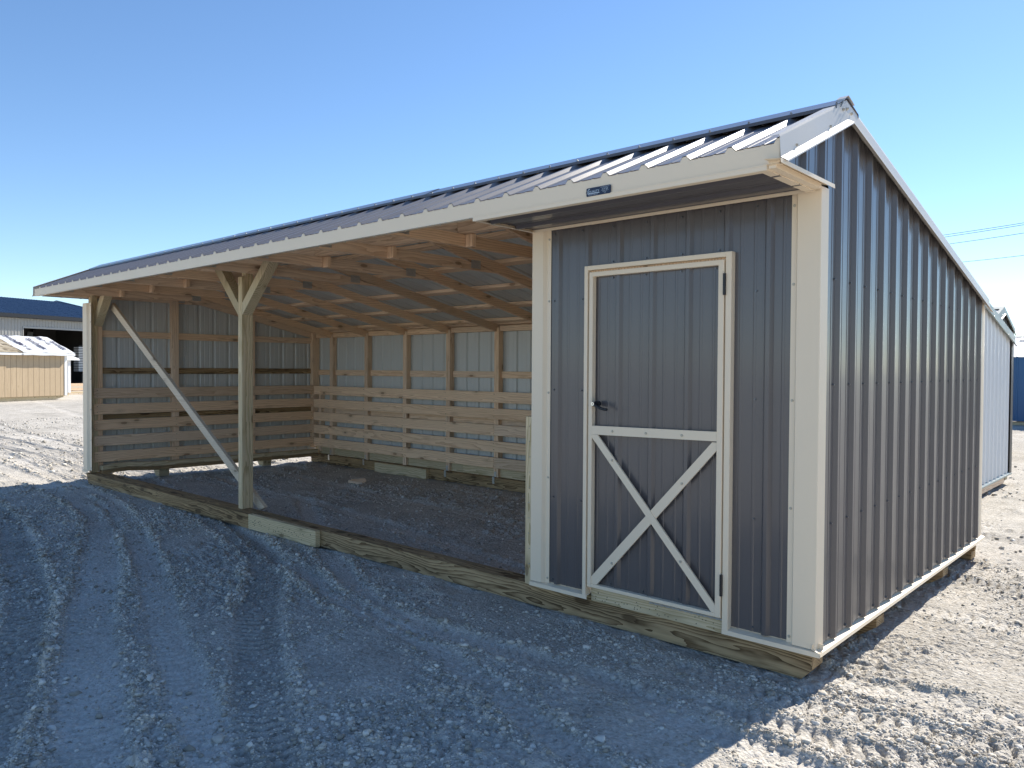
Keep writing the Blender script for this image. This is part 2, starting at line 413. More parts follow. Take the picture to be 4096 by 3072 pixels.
# rear wall: outward +Y
mb = MB(); panel(mb, (0, 3.585, 0), (1, 0, 0), (0, 0, 1), (0, 1, 0), -9.6, -.06, .0, 1.955, .1)
mb.build('rear_siding', ['char', 'in', 'screw'], P)
# tack front: outward -Y; around the door opening
phf = -.266
mb = MB(); fo = (0, .028, 0); args = ((1, 0, 0), (0, 0, 1), (0, -1, 0))
panel(mb, fo, *args, -1.74, -1.40, .012, 2.245, phf)
panel(mb, fo, *args, -.475, -.112, .012, 2.245, phf)
panel(mb, fo, *args, -1.3995, -.4755, 1.975, 2.245, phf)
for x in (-1.675, -1.455): wall_screws(mb, (1, 0, 0), (0, .028, 0), (0, -1, 0), [x], [.035, .56, 1.24, 1.80, 2.22])
for x in (-.335,): wall_screws(mb, (1, 0, 0), (0, .028, 0), (0, -1, 0), [x], [.035, .60, 1.22, 1.78, 2.215])
for x in (-1.23, -1.0, -.77, -.545): wall_screws(mb, (1, 0, 0), (0, .028, 0), (0, -1, 0), [x], [2.01, 2.215])
mb.build('front_siding', ['char', 'in', 'screw'], P)

# --- corner trims (bent sheet)
def ctrim(name, prof, z0, z1, screws=()):
    mb = MB(); mb.strip([(x, y, 0) for x, y in prof], (0, 0, z0), (0, 0, z1), 0, t=.0016)
    for p, nn in screws: mb.screw(p, nn, 1, .0085)
    return mb.build(name, ['cream', 'screwc'], P)
zs = [.035, .68, 1.22, 1.80, 2.19]
ctrim('corner_trim', [(-.152, .024), (-.125, .024), (-.113, .002), (-.001, .000), (.001, .001), (.003, .088), (.0, .098)], .004, 2.262, [((-.139, .0235, z), (0, -1, 0)) for z in zs])
ctrim('corner_trim', [(TX, .06), (TX, .0), (-1.748, .001), (-1.732, .024), (-1.70, .0245)], .004, 2.262, [((-1.714, .024, z), (0, -1, 0)) for z in zs])
ctrim('corner_trim', [(LX+.025, .10), (LX, .092), (LX, .0), (-9.555, .001), (-9.53, .024), (-9.462, .0245)], -.005, 2.20, [((-9.478, .024, z), (0, -1, 0)) for z in (.03, .4, .8, 1.2, 1.6, 1.95, 2.16)])
ctrim('corner_trim', [(-.0, 3.528), (.003, 3.538), (.004, 3.575), (.002, 3.622), (-.10, 3.622)], .004, 1.95)
ctrim('corner_trim', [(LX+.10, 3.622), (LX-.002, 3.622), (LX-.002, 3.54)], .004, 1.95)
# --- base trim ledges (Z flashing)
def sweep(name, prof, a, b, mats='cream', t=.0016, mi=0, parent=P):
    mb = MB(); mb.strip(prof, a, b, mi, t); return mb.build(name, mats, parent)
sweep('base_trim', [(-.012, 0, .03), (-.012, 0, .006), (.027, 0, -.006), (.030, 0, -.020), (.024, 0, -.022)], (0, -.012, 0), (0, 3.64, 0))
for x0, x1 in ((TX, -1.376), (-.487, .028)):
    sweep('base_trim', [(0, .035, .03), (0, .035, .006), (0, -.012, -.004), (0, -.0135, -.024), (0, -.008, -.025)], (x0, 0, 0), (x1, 0, 0))
# small sheet lip below the left corner trim
mb = MB(); mb.strip([(0, .03, .0), (0, -.012, -.004), (0, -.013, -.03)], (LX-.01, 0, 0), (-9.50, 0, 0)); mb.build('base_trim', 'cream', P)
sweep('base_trim', [(LX+.01, 0, .03), (LX+.01, 0, .0), (LX-.028, 0, -.01), (LX-.03, 0, -.03)], (0, 0, 0), (0, 3.62, 0))

# --- roof sheets
mb = MB(); lf = math.hypot(YR-YE, ZR-ZE)
Uf = Vector((0, YR-YE, ZR-ZE)).normalized(); Nf = Vector((0, -(ZR-ZE), YR-YE)).normalized()
rph = -1.124
panel(mb, (0, YE+.006, ZE-.020), (1, 0, 0), Uf, Nf, XL0+.02, .012, 0, lf-.03, rph, h=.019)
mb.build('front_roof_panel', ['charroof', 'in'], P)
yre = 3.665; lr = math.hypot(yre-YR, (yre-YR)*SR)
Ur = Vector((0, yre-YR, -(yre-YR)*SR)).normalized(); Nr = Vector((0, SR, 1)).normalized()
mb = MB(); panel(mb, (0, YR+.01, ZR-.022), (1, 0, 0), Ur, Nr, XL0+.02, .012, 0, lr, rph)
mb.build('rear_roof_panel', ['charroof', 'in'], P)
# ridge cap (two lengths, lapped)
for (x0, x1, up) in ((-9.76, -6.0, .0), (-6.06, -3.0, .004), (-3.05, .03, .0)):
    mb = MB(); a = .165
    prof = [(0, YR-a*Uf.y-.002, ZR-a*Uf.z-.018+.022), (0, YR-a*Uf.y, ZR-a*Uf.z+.022), (0, YR-.012, ZR+.024), (0, YR+.012, ZR+.024), (0, YR+a*Ur.y, ZR+a*Ur.z+.018), (0, YR+a*Ur.y, ZR+a*Ur.z)]
    mb.strip([(0, p[1], p[2]+up-.004) for p in prof], (x0, 0, 0), (x1, 0, 0), 0, .0016)
    x = rph+math.ceil((x0-rph)/PITCH)*PITCH
    while x < x1:
        q = Vector((x, YR, ZR+.018+up))-Uf*(a-.03); mb.screw(q, Nf, 1, .008); q = Vector((x, YR, ZR+.014+up))+Ur*(a-.03); mb.screw(q, Nr, 1, .008); x += PITCH
    mb.build('ridge_cap', ['char', 'screw'], P)
# --- fascia with a scalloped top closing the rib ends
def fascia(x0, x1):
    mb = MB(); pr = profile(x0, x1, rph, h=.019)
    zt = ZE-.026; zb = 2.264; yf = YE
    n = len(pr); vs = []
    for dy in (0, .003):
        for x, h in pr: vs += [(x, yf+dy, zb+(0 if dy == 0 else .001)), (x, yf+dy-(.0), zt+h*1.04)]
    fs = [(2*i, 2*i+2, 2*i+3, 2*i+1) for i in range(n-1)]+[(2*n+2*i+1, 2*n+2*i+3, 2*n+2*i+2, 2*n+2*i) for i in range(n-1)]
    fs += [(2*i+1, 2*i+3, 2*n+2*i+3, 2*n+2*i+1) for i in range(n-1)]
    mb.add(vs, fs)
    mb.strip([(0, yf+.001, zb), (0, yf-.004, zb-.003), (0, yf+.045, zb+.002)], (x0, 0, 0), (x1, 0, 0), 0)
    x = x0+.2
    while x < x1-.1:
        mb.screw((x, yf+.02, zb-.0015), (0, 0, -1), 1, .006); x += .33
    return mb.build('fascia_trim', ['cream', 'screwc'], P)
fascia(-9.79, -5.32); fascia(-5.318, .021)
# --- rake trims
def rake(xs, sgn):
    for y0, y1 in ((YE-.012, YR), (YR, 3.665)):
        mb = MB()
        z = (lambda y: roofz(y)+.006)
        A = Vector((0, y0, z(y0))); B = Vector((0, y1, z(y1)))
        prof = [(xs-sgn*.055, 0, .004), (xs, 0, .006), (xs+sgn*.003, 0, -.004), (xs+sgn*.008, 0, -.092), (xs+sgn*.040, 0, -.112), (xs+sgn*.041, 0, -.118)]
        mb.strip(prof, A, B, 0, .0016 if sgn > 0 else -.0016)
        ln = (B-A).length; k = max(2, int(ln/.5))
        for i in range(k):
            q = A+(B-A)*((i+.42)/k); mb.screw(Vector((xs+sgn*.008, q.y, q.z-.078)), (sgn, 0, 0), 1, .0085)
        mb.build('rake_trim', ['rake', 'screwc'], P)
rake(.022, 1); rake(XL0, -1)
# folded end of the ridge cap over the right rake
mb = MB(); mb.strip([(0, YR-.10, ZR-.10*SF-.004), (0, YR-.05, ZR-.05*SF+.03), (0, YR-.004, ZR+.034), (0, YR+.004, ZR+.034), (0, YR+.09, ZR+.008)], (-.01, 0, 0), (.034, 0, 0))
for y, z in ((YR-.06, ZR-.05), (YR-.012, ZR-.035), (YR+.05, ZR-.045)): mb.screw((.031, y, z), (1, 0, 0), 1, .009)
mb.build('ridge_end_cap', ['rake', 'screwc'], P)

# --- soffit box above the tack-room door
mb = MB()
zsf = 2.256
pr = []
panel(mb, (TX, 0, zsf), (0, 1, 0), (1, 0, 0), (0, 0, -1), -.50, -.022, .02, -TX-.03, -.175, m0=0, m1=1, h=.016)
mb.build('soffit_panel', ['char', 'in'], P)
mb = MB()
mb.strip([(0, 0, 0), (0, 0, -.025), (0, .035, -.026)], (TX-.005, YE-.005, 2.266), (-.033, YE-.005, 2.266))
mb.strip([(0, 0, .0), (0, 0, -.038)], (TX+.0, -.012, 2.276), (-.022, -.012, 2.276))
mb.strip([(0, 0, -.010), (0, -.03, -.012)], (TX+.0, -.012, 2.276), (-.022, -.012, 2.276), t=-.0016)
mb.strip([(0, 0, .03), (0, 0, -.001), (.03, 0, -.003)], (TX-.006, YE, 2.243), (TX-.006, -.012, 2.243))
mb.strip([(0, 0, .022), (.0, 0, -.003), (-.04, 0, -.004)], (-.031, YE-.004, 2.244), (-.031, -.012, 2.244), t=-.0016)
mb.build('soffit_trim', 'cream', P)
mb = MB(); mb.strip([(-.035, 0, .012), (-.034, 0, -.012)], (.01, YE-.003, 2.28), (.01, .0, 2.28), t=.0016)
mb.strip([(-.03, 0, .004), (.045, 0, -.004), (.046, 0, -.022)], (.0, YE-.045, 2.274), (.0, .05, 2.274), t=.0016)
mb.box(-.029, .006, YE+.001, -.014, 2.2455, 2.271)
mb.build('return_flashing', 'cream', P)
mb = MB(); mb.box(TX+.01, -.04, -.49, .02, 2.275, 2.31); mb.build('soffit_backer', 'pine_x', P)

# --- door
mb = MB()   # casing
for x0, x1, z0, z1 in ((-1.412, -1.386, -.004, 1.992), (-.488, -.455, -.004, 1.992), (-1.386, -.488, 1.966, 1.992)):
    mb.box(x0, x1, -.012, .03, z0, z1, c=.0015)
mb.build('door_casing', 'cream', P)
mb = MB(); mb.box(-1.388, -1.37, .02, .10, .03, 1.966); mb.box(-.494, -.488, .02, .10, .03, 1.966); mb.box(-1.37, -.494, .02, .10, 1.95, 1.966)
mb.build('door_jamb', 'pine_z', P)
mb = MB(); mb.box(-1.374, -.489, .03, .062, -.040, .06, c=.002)
for i in range(34):
    x = -1.34+.82*random.random(); z = -.03+.05*random.random(); mb.cyl((x, .0305, z), (x, .029, z), .003, 6, 1)
mb.build('door_sill', ['treat_x', 'black'], P)
mb = MB(); mb.box(-.95, -.492, .014, .022, .034, .043)
for i in range(12): mb.box(-.95+.038*i, -.94+.038*i, .010, .022, .0335, .0345)
mb.build('sill_plate', 'galv', P)
dy = .012
mb = MB(); panel(mb, (0, dy+.012, 0), (1, 0, 0), (0, 0, 1), (0, -1, 0), -1.352, -.52, .062, 1.94, phf, h=.018)
for x in (-1.225, -1.0, -.77, -.56):
    for z in (1.915, .09): mb.screw((x, dy+.012, z), (0, -1, 0), 2)
door = mb.build('door', ['char', 'in', 'screw'], P)
tag(door, 'charcoal ribbed door leaf')
mb = MB(); yf = -.016
for b in ((-1.372, -1.345, .055, 1.952), (-.528, -.496, .055, 1.952), (-1.345, -.528, 1.925, 1.952), (-1.345, -.528, .055, .076)):
    mb.box(b[0], b[1], yf, .02, b[2], b[3], c=.0015)
mb.build('door_frame', 'cream', door)
mb = MB(); mb.prism([(-1.345, yf, 1.032), (-1.345, yf, .979), (-.528, yf, .992), (-.528, yf, 1.043)], (0, .012, 0))
for x in (-1.195, -.965, -.735): mb.screw((x, yf, 1.008+(x+1)*.01), (0, -1, 0), 1, .0085)
mb.build('mid_rail', ['cream', 'screwc'], door)
mb = MB(); mb.prism([(-1.345, yf+.001, .978), (-1.345, yf+.001, .962), (-.548, yf+.001, .077), (-.528, yf+.001, .077), (-.528, yf+.001, .118), (-1.302, yf+.001, .978)], (0, .011, 0))
for x, z in ((-1.195, .835), (-.735, .315)): mb.screw((x, yf+.001, z), (0, -1, 0), 1, .0085)
mb.build('cross_brace', ['cream', 'screwc'], door)
mb = MB(); mb.prism([(-.528, yf+.006, .985), (-.556, yf+.006, .985), (-1.345, yf+.006, .12), (-1.345, yf+.006, .077), (-1.305, yf+.006, .077), (-.528, yf+.006, .945)], (0, .011, 0))
for x, z in ((-1.195, .225), (-.735, .745)): mb.screw((x, yf+.006, z), (0, -1, 0), 1, .0085)
mb.build('cross_brace', ['cream', 'screwc'], door)
for z0, z1 in ((1.765, 1.878), (.175, .288)):
    mb = MB(); mb.cyl((-.4915, yf-.004, z0), (-.4915, yf-.004, z1), .0075, 10); mb.box(-.50, -.485, yf-.002, yf+.006, z0, z1)
    for z in (z0+.03, z0+.055, z0+.085): mb.cyl((-.4915, yf-.004, z), (-.4915, yf-.004, z+.001), .0083, 10)
    mb.build('hinge', 'black', door)
mb = MB(); hz = 1.165
mb.cyl((-1.305, .0, hz), (-1.305, -.035, hz-.002), .017, 14); mb.cyl((-1.305, -.03, hz), (-1.305, -.062, hz-.003), .0125, 12)
pts = [(-1.31, -.055, hz-.002), (-1.285, -.060, hz-.010), (-1.255, -.062, hz-.022), (-1.225, -.060, hz-.030), (-1.205, -.058, hz-.030)]
for a, b in zip(pts, pts[1:]): mb.cyl(a, b, .0085, 10, 0, .0078)
mb.cyl((-1.305, -.060, hz), (-1.305, -.066, hz), .011, 14, 1); mb.box(-1.307, -1.303, -.0665, -.066, hz-.005, hz+.005, 0)
mb.build('handle', ['black', 'chrome'], door, smooth=False)

# --- name plate on the fascia
mb = MB(); x0, x1, z0, z1 = -1.004, -.852, 2.262, 2.305; yp = YE-.006; c = .004
oct_ = [(x0+c, z0), (x1-c, z0), (x1, z0+c), (x1, z1-c), (x1-c, z1), (x0+c, z1), (x0, z1-c), (x0, z0+c)]
mb.prism([(x, yp-.002, z) for x, z in oct_], (0, .003, 0))
for x in (x0+.001, x1-.001): mb.cyl((x, yp-.002, (z0+z1)/2), (x, yp-.0035, (z0+z1)/2), .0035, 10)
M['navy'] = plain('navy_plate', (.012, .022, .055), rough=.3, var=.1)
M['letter'] = plain('pale_lettering', (.58, .68, .78), rough=.5, var=.02)
plate = mb.build('name_plate', 'navy', P); tag(plate, 'small navy maker plate with white lettering')
def text(body, x, z, size, y, parent, mat, name='lettering', xf=None, rot=None, ext=.0, bold=0., align='LEFT'):
    cu = bpy.data.curves.new('t', 'FONT'); cu.body = body; cu.size = size; cu.align_x = align; cu.extrude = ext; cu.offset = bold; cu.resolution_u = 2
    to = bpy.data.objects.new('t', cu); COL.objects.link(to)
    dg = bpy.context.evaluated_depsgraph_get(); me = bpy.data.meshes.new_from_object(to.evaluated_get(dg))
    bpy.data.objects.remove(to); bpy.data.curves.remove(cu)
    me.materials.clear(); me.materials.append(mat if not isinstance(mat, str) else M[mat])
    if xf is None: xf = Matrix.Translation((x, y, z)) @ Matrix.Rotation(R(90), 4, 'X')
    me.transform(xf); me.name = name
    o = bpy.data.objects.new(name, me); COL.objects.link(o)
    pw = WORLD[parent.name]; o.location = (-pw[0], -pw[1], -pw[2]); o.parent = parent
    WORLD[o.name] = (0, 0, 0)
    return o
yt = yp-.0028
text('QUALITY', x0+.0135, z0+.0172, .0165, yt, plate, 'letter')
text('STORAGE BUILDINGS', x0+.013, z0+.0045, .0062, yt, plate, 'letter')
for i, (s_, zz, sz) in enumerate((('Specializing in Quality and', .0365, .0052), ('Customer Service', .031, .0052), ('256-607-8258', .0242, .0068), ('www.qualitybuildings.com', .0185, .0044), ('Moulton, AL', .0128, .0052), ('35650', .0072, .0052))):
    text(s_, x0+.117, z0+zz-.0005, sz, yt, plate, 'letter', align='CENTER')
mb = MB(); mb.box(x0+.009, x0+.083, yt-.0003, yt, z0+.0115, z0+.0148); mb.box(x0+.009, x0+.012, yt-.0003, yt, z0+.0148, z0+.029)
mb.add([(x0+.009, yt-.0003, z0+.029), (x0+.012, yt-.0003, z0+.029), (x0+.0165, yt-.0003, z0+.0335), (x0+.0235, yt-.0003, z0+.037), (x0+.0225, yt-.0003, z0+.040), (x0+.0145, yt-.0003, z0+.036)], [(0, 1, 2, 3, 4, 5)])
mb.build('emblem', 'letter', plate)

# --- front posts and braces
mb = MB(); mb.box(-5.775, -5.70, .095, .135, -.040, 2.265, c=.003); mb.box(-5.775, -5.703, .137, .176, -.040, 2.36, c=.003); mb.box(-5.773, -5.70, .178, .215, -.040, 2.36, c=.003)
post = mb.build('post', 'treat_z', P)
def brace(x0, z0, x1, z1, w, y0, y1, mat='treat_z', name='knee_brace'):
    mb = MB(); a = Vector((x0, 0, z0)); b = Vector((x1, 0, z1)); d = (b-a).normalized(); n_ = Vector((-d.z, 0, d.x))*w/2
    p = [a-n_, a+n_, b+n_, b-n_]
    mb.prism([(q.x, y0, q.z) for q in p], (0, y1-y0, 0)); return mb
def vbrace(pl, y0, y1, mat='treat_z'):
    mb = MB(); w = y1-y0; k = 2
    for i in range(k):
        a = y0+i*w/k; mb.prism([(x, a+.0005, z) for x, z in pl], (0, w/k-.001, 0))
    return mb.build('knee_brace', mat, P)
vbrace([(-5.698, 1.885), (-5.698, 2.005), (-5.30, 2.385), (-5.17, 2.385)], .097, .20)
vbrace([(-5.778, 1.885), (-5.778, 2.005), (-6.14, 2.385), (-6.275, 2.385)][::-1], .097, .20)
vbrace([(-9.56, 1.90), (-9.56, 2.07), (-9.35, 2.30), (-9.20, 2.30)], .10, .20)
mb = MB(); mb.box(-9.66, -9.556, .06, .097, -.04, 2.34, c=.003); mb.build('post', 'treat_z', P)
mb = MB(); mb.box(-9.64, -9.557, .099, .137, -.04, 2.30, c=.002); mb.build('post', 'treat_z', P)
mb = MB(); mb.box(-9.64, -9.575, .139, .205, -.03, 1.90, c=.002); mb.build('stud', 'pine_z', P)
# diagonal temporary brace from the left post top to the skid behind the centre post
mb = MB(); a = Vector((-9.42, .26, 2.17)); b = Vector((-5.60, .26, -.055)); d = (b-a).normalized(); nrm = Vector((-d.z, 0, d.x)).normalized()*.044
mb.prism([a+nrm, b+nrm+d*.02, b-nrm-d*.05, a-nrm], (0, .038, 0)); o = mb.build('diagonal_brace', 'pale_x', P)
tag(o, 'pale diagonal board across the left bay')
# tack partition end post
mb = MB(); mb.box(-1.905, -1.836, .022, .058, -.035, 1.06, c=.002)
for z in [.1+.095*i*1.05 for i in range(10)]: mb.cyl((-1.87+random.uniform(-.01, .01), .022, z), (-1.87, .0205, z), .0035, 6, 1)
mb.build('partition_end_board', ['treat_z', 'galv'], P)
mb = MB(); mb.box(-1.828, -1.815, .062, 3.52, -.02, 2.27); mb.build('partition_wall', 'pine_z', P)
for k in range(5):
    mb = MB(); z1 = 1.06-.212*k; mb.box(-1.87, -1.832, .06, 3.44, z1-.14, z1, c=.002); mb.build('kick_board', 'pine_y', P)

# --- studs, girts, plates of rear wall
XS = [-9.141+.9144*k for k in range(9)]
for i, x in enumerate(XS[:8]):
    mb = MB(); mb.box(x, x+.037, 3.487, 3.575, -.040, 1.90, c=.0015); mb.box(x+.0385, x+.0755, 3.489, 3.575, -.040, 1.90, c=.0015)
    st = mb.build('stud', 'pine_z', P)
    if i in (0, 1, 3, 4, 6):
        mb = MB(); 
        for q in range(7):
            zz = .035-.022*q; yq = 3.484-.003*(q % 2)-.0 if q < 3 else 3.449-.003*(q % 2)
            mb.box(x+.012, x+.05, yq, yq+.0025, zz-.021, zz)
        mb.box(x+.012, x+.05, 3.449, 3.486, -.0335, -.031)
        mb.build('metal_strap', 'galv', st)
mb = MB(); mb.box(-9.64, -9.555, 3.45, 3.575, .06, 1.93, c=.002); mb.build('stud', 'pine_z', P)
mb = MB(); mb.box(-9.46, -9.40, 3.50, 3.575, .0, 1.0, c=.002); mb.build('stud', 'pine_z', P)
xe = [-9.55]+[x+.0765 for x in XS[:8]]
for i in range(8):
    for z0, z1, y0 in ((1.245, 1.333, 3.545), (.620, .708, 3.545), (1.852, 1.925, 3.50)):
        mb = MB(); mb.box(xe[i]+.001, XS[i]-.001, y0+random.uniform(0, .004), 3.582, z0+random.uniform(-.004, .004), z1, c=.0015)
        mb.build('girt' if y0 > 3.52 else 'top_plate', 'pine_x', P)
# rear kick boards (staggered joints over studs)
rows = [[(-9.545, -3.64), (-3.638, -1.875)], [(-9.545, -7.29), (-7.288, -1.875)], [(-9.545, -5.45), (-5.448, -1.875)], [(-9.545, -4.535), (-4.533, -1.875)], [(-9.545, -5.45), (-5.448, -1.875)]]
for k, row in enumerate(rows):
    for x0, x1 in row:
        z1 = 1.068-.212*k+random.uniform(-.002, .002)
        mb = MB(); mb.box(x0, x1, 3.450+random.uniform(0, .002), 3.486, z1-.14, z1, c=.003)
        for x in XS[:8]:
            if x0 < x+.03 < x1:
                for z in (z1-.03, z1-.11): mb.cyl((x+.03+random.uniform(-.015, .015), 3.4545, z), (x+.03, 3.4485, z), .0032, 6, 1)
        mb.build('kick_board', ['pine_x', 'black'], P)
# left wall studs, girts, kick boards
for y in (1.135, 2.325):
    mb = MB(); mb.box(-9.655, -9.577, y, y+.10, .03, roofz(y)-.18, c=.002); mb.build('stud', 'pine_z', P)
for z0, z1, mt in ((1.76, 1.85, 'pine_y'), (1.27, 1.35, 'beam_y'), (.655, .72, 'beam_y')):
    for y0, y1 in ((.207, 1.133), (1.237, 2.323), (2.427, 3.448)):
        if z0 > 1.7 and y0 > 2.4: z0 -= .0
        mb = MB(); mb.box(-9.655, -9.612, y0, y1, z0+random.uniform(-.005, .005), z1, c=.002); mb.build('girt', mt, P)
for k in range(5):
    z1 = 1.078-.212*k
    for y0, y1 in ((.083, 3.447),) if k in (0, 2) else ((.083, 2.37), (2.372, 3.447)) if k == 3 else ((.083, 3.447),):
        mb = MB(); mb.box(-9.576, -9.542, y0, y1, z1-.138, z1, c=.003)
        for yy in (.12, 1.18, 2.34, 2.40, 3.41):
            if not y0+.01 < yy < y1-.01: continue
            for z in (z1-.03, z1-.108): mb.cyl((-9.543, yy+random.uniform(-.008, .008), z), (-9.540, yy, z), .0036, 6, 1)
        mb.build('kick_board', ['pine_y', 'black'], P)
# --- trusses
CB, CT = 2.272, 2.361
def rafz(y, d): return roofz(y)-.06-d       # underside of purlins minus depth
def truss(x, end=False, xw=.038):
    t = None
    mb = MB()
    # bottom chord
    ycut = (lambda z: YR+(ZR-.06-z)/SR)
    yb = YE+.05
    zt = min(CT, roofz(yb)-.06)
    mb.prism([(x, yb, CB), (x, ycut(CB)-.42, CB), (x, ycut(CT)-.52, CT), (x, yb+.07, CT), (x, yb, CT-.03)][::-1], (xw, 0, 0))
    ch = mb.build('truss_chord', 'pine_y', P)
    mb = MB(); mb.prism([(x, yb+.07, CT+.001), (x, YR, rafz(YR, .095)), (x, YR, rafz(YR, 0)), (x, yb-.005, rafz(yb-.005, .0)), (x, yb, CT-.028)], (xw, 0, 0))
    mb.build('rafter', 'pine_y', P)
    mb = MB(); y2 = 3.575
    xr = x
    mb.prism([(xr, YR+.002, rafz(YR, .0)), (xr, YR+.002, rafz(YR, .095)), (xr, y2, rafz(y2, .093)), (xr, y2, rafz(y2, .0))], (xw, 0, 0))
    mb.build('rafter', 'pine_y', P)
    for yc, zc, w, h in ((-.36, 2.318, .12, .055), (1.27, 2.325, .12, .075), (YR, 2.56, .14, .08)):
        mb = MB()
        for xx, sg in ((x-.0015, -1), (x+xw, 1)):
            mb.box(xx, xx+.0015, yc-w/2, yc+w/2, zc-h/2, zc+h/2)
            for i in range(4):
                for j in range(5): mb.box(xx-.0012, xx+.0027, yc-w/2+.012+i*.029, yc-w/2+.02+i*.029, zc-h/2+.006+j*h/5, zc-h/2+.011+j*h/5)
        mb.build('nail_plate', 'galv', ch)
for i, x in enumerate(XS):
    truss(x+.001 if i else x)
    if i < 8:
        mb = MB(); mb.box(x+.042, x+.118, .235, .275, CB-.004, 2.36, c=.002); mb.build('spacer_block', 'pine_z', P)
truss(-9.70+.06)
# header behind the post, purlins, sub-fascia
hx = [-9.60, -7.35, -4.60, -2.75, -1.84]
for a, b in zip(hx, hx[1:]):
    for y0 in (.203, .243):
        mb = MB(); mb.box(a+.002, b-.002, y0, y0+.037, 2.3645, 2.545, c=.002); mb.build('header_board', 'pine_x', P)
mb = MB(); mb.box(-9.74, TX-.01, YE+.008, YE+.045, 2.27, 2.335, c=.002); mb.build('sub_fascia', 'pine_x', P)
for y in (-.47, -.12):
    mb = MB(); c0 = Vector((-9.76, y, roofz(y)-.059)); mb.prism([(-9.76, y-.04, roofz(y-.04)-.0595), (-9.76, y+.04, roofz(y+.04)-.0595), (-9.76, y+.04, roofz(y+.04)-.025), (-9.76, y-.04, roofz(y-.04)-.025)], (9.74, 0, 0)); mb.build('purlin', 'pine_x', P)
for y in (.45, 1.05, 1.62, 2.24, 2.83, 3.38, 3.535):  # rearmost row added to block light leaking in at the rear eave
    for x0, x1 in ((-9.76, -5.9), (-5.898, -.02)):
        mb = MB(); mb.prism([(x0, y-.045, roofz(y-.045)-.0595), (x0, y+.045, roofz(y+.045)-.0595), (x0, y+.045, roofz(y+.045)-.025), (x0, y-.045, roofz(y-.045)-.025)], (x1-x0, 0, 0)); mb.build('purlin', 'pine_x', P)

# ------------------------------------------------------------------ neighbours on the right
def simple_shed(name, label, x0, x1, y0, yr, y1, z0, zw, zr, wmat, cmat, rmat, phase, zf=None, trim=None, group=None):
    """ribbed metal building, ridge along X; zw = rear wall height, zf = front"""
    zf = zf or zw
    t = thing(name, ((x0+x1)/2, (y0+y1)/2, ZG), label, 'shed', group)
    rz = lambda y: zr-(yr-y)*(zr-zf)/(yr-y0) if y < yr else zr-(y-yr)*(zr-zw)/(y1-yr)
    for nm, O, S, Nn, a, b, hi in (('end_siding', (x1, 0, 0), (0, 1, 0), (1, 0, 0), y0+.05, y1-.09, lambda y: rz(y)-.03), ('end_siding', (x0, 0, 0), (0, 1, 0), (-1, 0, 0), y0+.05, y1-.09, lambda y: rz(y)-.03), ('front_siding', (0, y0, 0), (1, 0, 0), (0, -1, 0), x0+.05, x1-.05, zf-.02), ('rear_siding', (0, y1, 0), (1, 0, 0), (0, 1, 0), x0+.05, x1-.05, zw-.02)):
        mb = MB(); panel(mb, O, S, (0, 0, 1), Nn, a, b, z0, hi, phase)
        if nm == 'end_siding' and O[0] == x1:
            for k in range(16):
                y = phase+.05+k*PITCH
                if y0+.1 < y < y1-.1:
                    for z in (z0+.03, z0+.65, z0+1.3): mb.screw((x1+.001, y, z), (1, 0, 0), 2, .01)
        mb.build(nm, [wmat, 'in', 'screw'], t)
    for cx, cy in ((x1, y1), (x1, y0), (x0, y0), (x0, y1)):
        mb = MB(); sx = 1 if cx == x1 else -1; sy = 1 if cy == y1 else -1
        mb.strip([(cx+sx*.02, cy-sy*.10, 0), (cx+sx*.024, cy+sy*.022, 0), (cx-sx*.10, cy+sy*.022, 0)], (0, 0, z0), (0, 0, rz(cy)-.01), t=.002*sx*sy); mb.build('corner_trim', cmat, t)
    for ya, yb_, nm in ((y0-.06, yr, 'roof_panel'), (yr, y1+.06, 'roof_panel')):
        A = Vector((0, ya, rz(max(ya, y0))-(.06*(zr-zf)/(yr-y0) if ya < y0 else 0))); B = Vector((0, yb_, rz(min(yb_, y1))-(.06*(zr-zw)/(y1-yr) if yb_ > y1 else 0)))
        d = (B-A); ln = d.length; d.normalize(); nn = Vector((0, -d.z, d.y))
        mb = MB(); panel(mb, A, (1, 0, 0), d, nn, x0-.05, x1+.03, 0, ln, phase); mb.build(nm, [rmat, 'in'], t)
        for xs, sg in ((x1+.035, 1), (x0-.055, -1)):
            mb = MB(); mb.strip([(xs-sg*.05, 0, .024), (xs, 0, .026), (xs+sg*.004, 0, -.10), (xs+sg*.03, 0, -.115)], A, B, t=.002*sg)
            for i in range(3):
                q = A+(B-A)*((i+.5)/3); mb.screw((xs+sg*.003, q.y, q.z-.07), (sg, 0, 0), 1, .011)
            mb.build('rake_trim', [trim or cmat, 'screw'], t)
    mb = MB(); mb.strip([(0, yr-.15, zr-.15*(zr-zf)/(yr-y0)+.024), (0, yr, zr+.03), (0, yr+.15, zr-.15*(zr-zw)/(y1-yr)+.024)], (x0-.05, 0, 0), (x1+.035, 0, 0), t=-.002); mb.build('ridge_cap', trim or cmat, t)
    mb = MB(); mb.strip([(x1+.002, 0, z0+.02), (x1+.028, 0, z0-.003), (x1+.03, 0, z0-.018)], (0, y0-.02, 0), (0, y1+.03, 0)); mb.build('base_trim', trim or cmat, t)
    n = 4
    for i in range(n):
        y = y0+.06+(y1-y0-.26)*i/(n-1)
        mb = MB(); mb.prism([(x0+.02, y, z0-.022), (x1-.01, y, z0-.022), (x1-.01, y, z0-.085), (x1-.09, y, -.175), (x0+.02, y, -.175)], (0, .14, 0)); mb.build('skid_beam', 'treat_x', t)
    mb = MB(); mb.box(x1-.03, x1+.005, y0+.4, y1-.35, z0-.10, z0-.02); mb.build('rim_joist', 'pine_y', t)
    return t
M['rakegrey'] = paint('sage_grey_trim_paint', (.30, .33, .30), rough=.4)
